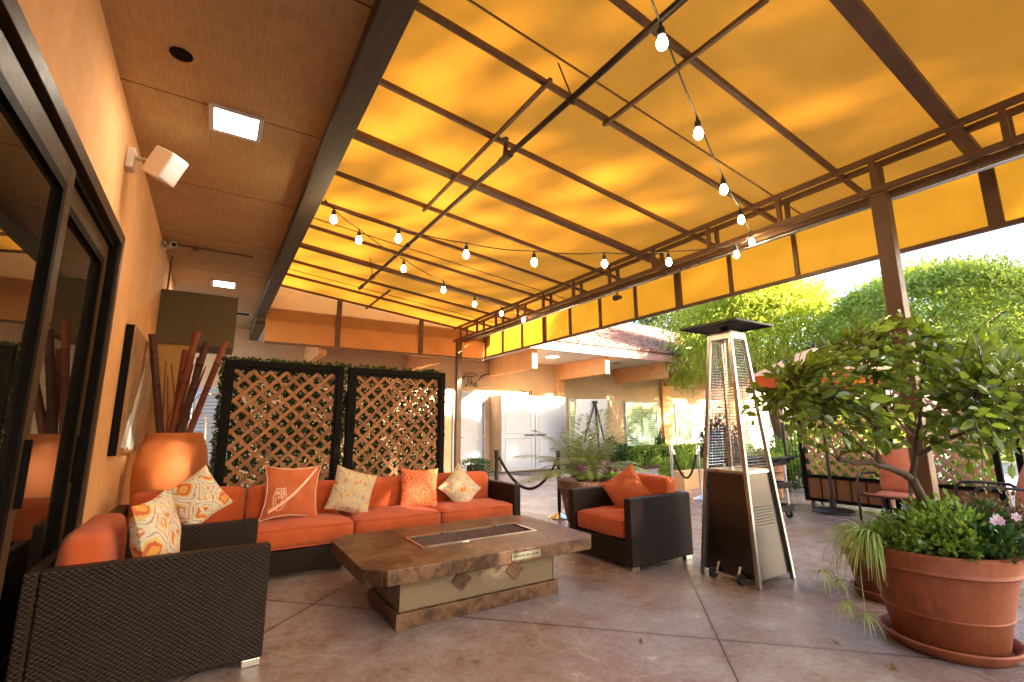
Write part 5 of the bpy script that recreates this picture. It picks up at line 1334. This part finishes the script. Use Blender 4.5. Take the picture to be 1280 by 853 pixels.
def lattice_planter(y0, y1, label, seed):
    x = 8.30; t = thing('lattice_planter', label, 'planter', (x,(y0+y1)/2,0), 'rolling planter boxes with lattice on the right')
    m = MB(); m.box((x,y0+.05,.12),(x+.38,y1-.05,.46)); link('planter_box', m, MT['lattice'], t, bev=.004)
    m = MB()
    for k in range(1, 5): yy = y0+.05+(y1-y0-.1)*k/5; m.box((x-.012,yy-.006,.13),(x-.001,yy+.006,.455))
    link('board_gaps', m, MT['black_wood'], t)
    for yy in (y0, y1-.06):
        m = MB(); m.box((x-.03,yy,.10),(x+.035,yy+.06,1.86)); link('post', m, MT['black_wood'], t, bev=.004)
    for z, h in ((.10,.05),(.462,.05),(1.80,.06)):
        m = MB(); m.box((x-.02,y0+.062,z),(x+.03,y1-.062,z+h)); link('rail', m, MT['black_wood'], t)
    link('lattice', lattice_strips(y0+.062, y1-.062, .515, 1.795, .125, .042, .009, MkX(x, .009)), MT['lattice_pale'], t)
    for yy in (y0+.1, y1-.1):
        for xx in (x+.03, x+.33):
            m = MB(); m.tube([(xx,yy-.014,.046),(xx,yy+.014,.046)], .045, 16); m.bar((xx,yy,.06),(xx,yy,.115),.02,.03); link('caster', m, MT['rubber'], t, smooth=40)
    rng = np.random.default_rng(seed); n = 1300
    P_ = np.stack([x+.08+rng.random(n)*.28, rng.uniform(y0+.08,y1-.08,n), .46+rng.random(n)**1.3*.75], 1)
    link('vine', add_leaves(MB(), P_, rand_dirs(rng,n)+np.array([0,0,.4]), rand_dirs(rng,n)+np.array([-.6,0,.5]), .075*(.7+.6*rng.random(n)), .04*np.ones(n)), MT['leaf_hedge'], t)
lattice_planter(3.02, 4.16, 'black framed rolling lattice planter nearest the utility cart', 1)
lattice_planter(1.80, 2.94, 'black framed rolling lattice planter in the middle behind the salmon chairs', 2)
lattice_planter(.50, 1.66, 'black framed rolling lattice planter furthest right', 3)

def sling_chair():
    t = thing('patio_chair', '', 'chair', (0,0,0), 'salmon sling chairs with dark iron arms on the right')
    # faces +x at the origin
    m = MB(); P_ = []
    for k in range(9):
        f = k/8; P_.append((.24-.44*f, .41+.03*math.sin(f*PI)*-1))
    V = []
    for x, z in P_: V += [(x,-.24,z),(x,.24,z)]
    m.add(V, [(2*i,2*i+1,2*i+3,2*i+2) for i in range(8)]); link('seat', m, MT['sling'], t, smooth=True, solid=.03)
    m = MB(); V = []
    for k in range(11):
        f = k/10; wd = .24+.02*math.sin(PI*f)-(.10*max(0,f-.75)*4*max(0,f-.75)); V += [(-.21-.20*f+.03*math.sin(f*PI),-wd,.43+.56*f),(-.21-.20*f+.03*math.sin(f*PI),wd,.43+.56*f)]
    m.add(V, [(2*i,2*i+1,2*i+3,2*i+2) for i in range(10)]); link('backrest', m, MT['sling'], t, smooth=True, solid=.03)
    for s in (-1, 1):
        m = MB(); m.tube([(.28,s*.29,0),(.27,s*.29,.40),(.25,s*.29,.60),(.20,s*.29,.655),(.05,s*.29,.66),(-.2,s*.29,.65),(-.27,s*.29,.6)], .016, 8); link('arm', m, MT['iron'], t, smooth=True)
        m = MB(); m.tube([(-.34,s*.27,0),(-.25,s*.27,.40),(-.32,s*.27,.7),(-.42,s*.26,.98)], .015, 8); link('rear_leg', m, MT['iron'], t, smooth=True)
    m = MB(); m.tube([(.26,-.29,.39),(.26,.29,.39)], .013); m.tube([(-.24,-.27,.40),(-.24,.27,.40)], .013); m.tube([(-.25,-.27,.40),(.26,-.29,.39)], .012); m.tube([(-.25,.27,.40),(.26,.29,.39)], .012); link('seat_frame', m, MT['iron'], t)
    return t
ch0 = sling_chair()
ch0.location = (7.55,2.68,0); ch0.rotation_euler = (0,0,R(175)); ch0['label'] = 'salmon sling chair facing the camera left of the near awning post'
dup(ch0, (7.1,1.62,0), R(118), 'salmon sling chair turned sideways at the right edge of the photo')
# parasol
ux, uy = 8.02, 3.64
t = thing('parasol', 'cream and orange market parasol with a dark leaning pole behind the potted tree', 'parasol', (ux,uy,0))
m = MB(); m.lathe([(0,0),(.27,0),(.27,.03),(.24,.055),(.05,.07),(.045,.22),(0,.22)], (ux,uy,0), 32); link('base', m, MT['dark_metal'], t, smooth=45)
m = MB(); m.tube([(ux,uy,.05),(ux,uy,2.52)], .021, 12); link('pole', m, MT['dark_metal'], t, smooth=40)
m = MB(); RR = 1.08; rimp = [(ux+RR*math.cos(R(45*k+10)), uy+RR*math.sin(R(45*k+10)), 2.05) for k in range(8)]
N_ = 6; V = [(ux,uy,2.52)]; F = []
for i in range(1, N_+1):
    for k in range(8):
        f = i/N_; V.append((ux+(rimp[k][0]-ux)*f, uy+(rimp[k][1]-uy)*f, 2.52-.47*(f**1.1)))
for k in range(8): F.append((0,1+k,1+(k+1)%8))
for i in range(N_-1):
    for k in range(8): F.append((1+i*8+k, 1+i*8+8+k, 1+i*8+8+(k+1)%8, 1+i*8+(k+1)%8))
m.add(V, F); link('canopy', m, MT['umbrella'], t)
m = MB(); V = []
for k in range(8): V += [rimp[k], (rimp[k][0], rimp[k][1], 1.89)]
m.add(V, [(2*k,2*((k+1)%8),2*((k+1)%8)+1,2*k+1) for k in range(8)]); link('valance', m, MT['umbrella_orange'], t)
for k in range(8):
    m = MB(); q = ((rimp[k][0]-ux), (rimp[k][1]-uy)); m.tube([(ux+q[0]*.98,uy+q[1]*.98,2.04),(ux+q[0]*.03,uy+q[1]*.03,2.48)], .008, 6); link('rib', m, MT['dark_metal'], t)
m = MB(); m.lathe([(0,2.60),(.03,2.58),(.035,2.54),(.02,2.5)], (ux,uy,0), 12); link('finial', m, MT['dark_metal'], t, smooth=True)
# iron gate by the garden
t = thing('iron_gate', 'small black iron garden gate behind the first lattice planter', 'gate', (9.7,5.0,0))
for yy in (4.75, 5.15):
    m = MB(); m.box((9.68,yy-.02,0),(9.72,yy+.02,1.35)); link('post', m, MT['iron'], t)
m = MB()
for k in range(5): m.tube([(9.7,4.82+.065*k,.1),(9.7,4.82+.065*k,1.22)], .007, 6)
for z in (.12,.7,1.2): m.bar((9.7,4.77,z),(9.7,5.13,z),.02)
for z in (.85,1.05): m.tube([(9.7,4.95+.07*math.cos(a),z+.07*math.sin(a)) for a in [2*PI*k/14 for k in range(15)]], .007, 6)
link('gate_panel', m, MT['iron'], t)

# ================================================================== TREES ON THE SUNNY SIDE, BEHIND THE CAMERA (they dapple the light), with leafy blocks added against low sun
def shade(label, x, y, h, ncl, per, L, clump, seed, sh=.3, rx=2.6):
    tree('shade_tree', label, (x,y,-.03), [(x,y,-.03),(x+.2,y,h*.16),(x,y+.2,h*.34)], .3, (x,y,h*.56), (rx,rx*.85,h*.44), ncl, per, L, .5, 'leaf_ficus', seed, clump, .2, group='shade trees behind the camera', shell=sh)
ORD = ['first','second','third','last']
for k in range(4):
    dense = False
    shade('tall shade tree far behind the camera, '+ORD[k]+' in the row from the building', 8.5+3.7*k, -25+1.3*math.sin(k*2.1), [14.6,16.2,15.2,16.6,15.0,14.8][k], 330 if dense else 150, 24, .5, 1.0 if dense else 1.15, 90+k)
for k, (x, y, h) in enumerate(((20.8,-3.4,8.3),(23.6,-3.8,9.4),(26.8,-3.2,9.4))):
    shade(['shade tree just right of the photo, nearest the patio','shade tree just right of the photo, in the middle','shade tree just right of the photo, furthest out'][k], x, y, h, 170, 24, .2, .55, 110+k, .35, 1.9)
leaf_box('hedge', 'unseen leafy block added far behind the camera to stop low sun under the shade trees', (4,-26.5,0), (22.8,-25.2,9.9), 8000, .75, MT['leaf_dark'], seed=7)  # added out of view to block low sun from the floor and seating
leaf_box('hedge', 'taller unseen leafy block added far behind the camera to shade the back wall', (23.0,-26.5,0), (27.0,-25.2,14.5), 4200, .75, MT['leaf_dark'], seed=8)  # added out of view to keep sun off the lower back wall

# a few dry leaves blown onto the floor
rng = random.Random(77); nr = np.random.default_rng(77)
for k, (x, y) in enumerate(((3.1,1.9),(3.3,1.55),(2.3,2.2),(4.9,2.1),(5.3,3.0),(2.85,2.75),(4.55,1.15),(5.9,2.2),(1.4,2.55),(6.2,4.6),(3.2,1.25),(5.0,5.6))):
    a = rng.uniform(0,6.28)
    mm = add_leaves(MB(), np.array([[x,y,.006]]), np.array([[math.cos(a),math.sin(a),.02]]), np.array([[.1,.1,1.0]]), np.array([.05+.02*rng.random()]), np.array([.026]), True, -.25)
    tag(link('fallen_leaf', mm, MT['leaf_dry']), 'small dry brown leaf lying on the stamped concrete floor', 'leaf', 'dry leaves on the patio floor')

for o in bpy.data.objects:
    if '_o' in o: del o['_o']
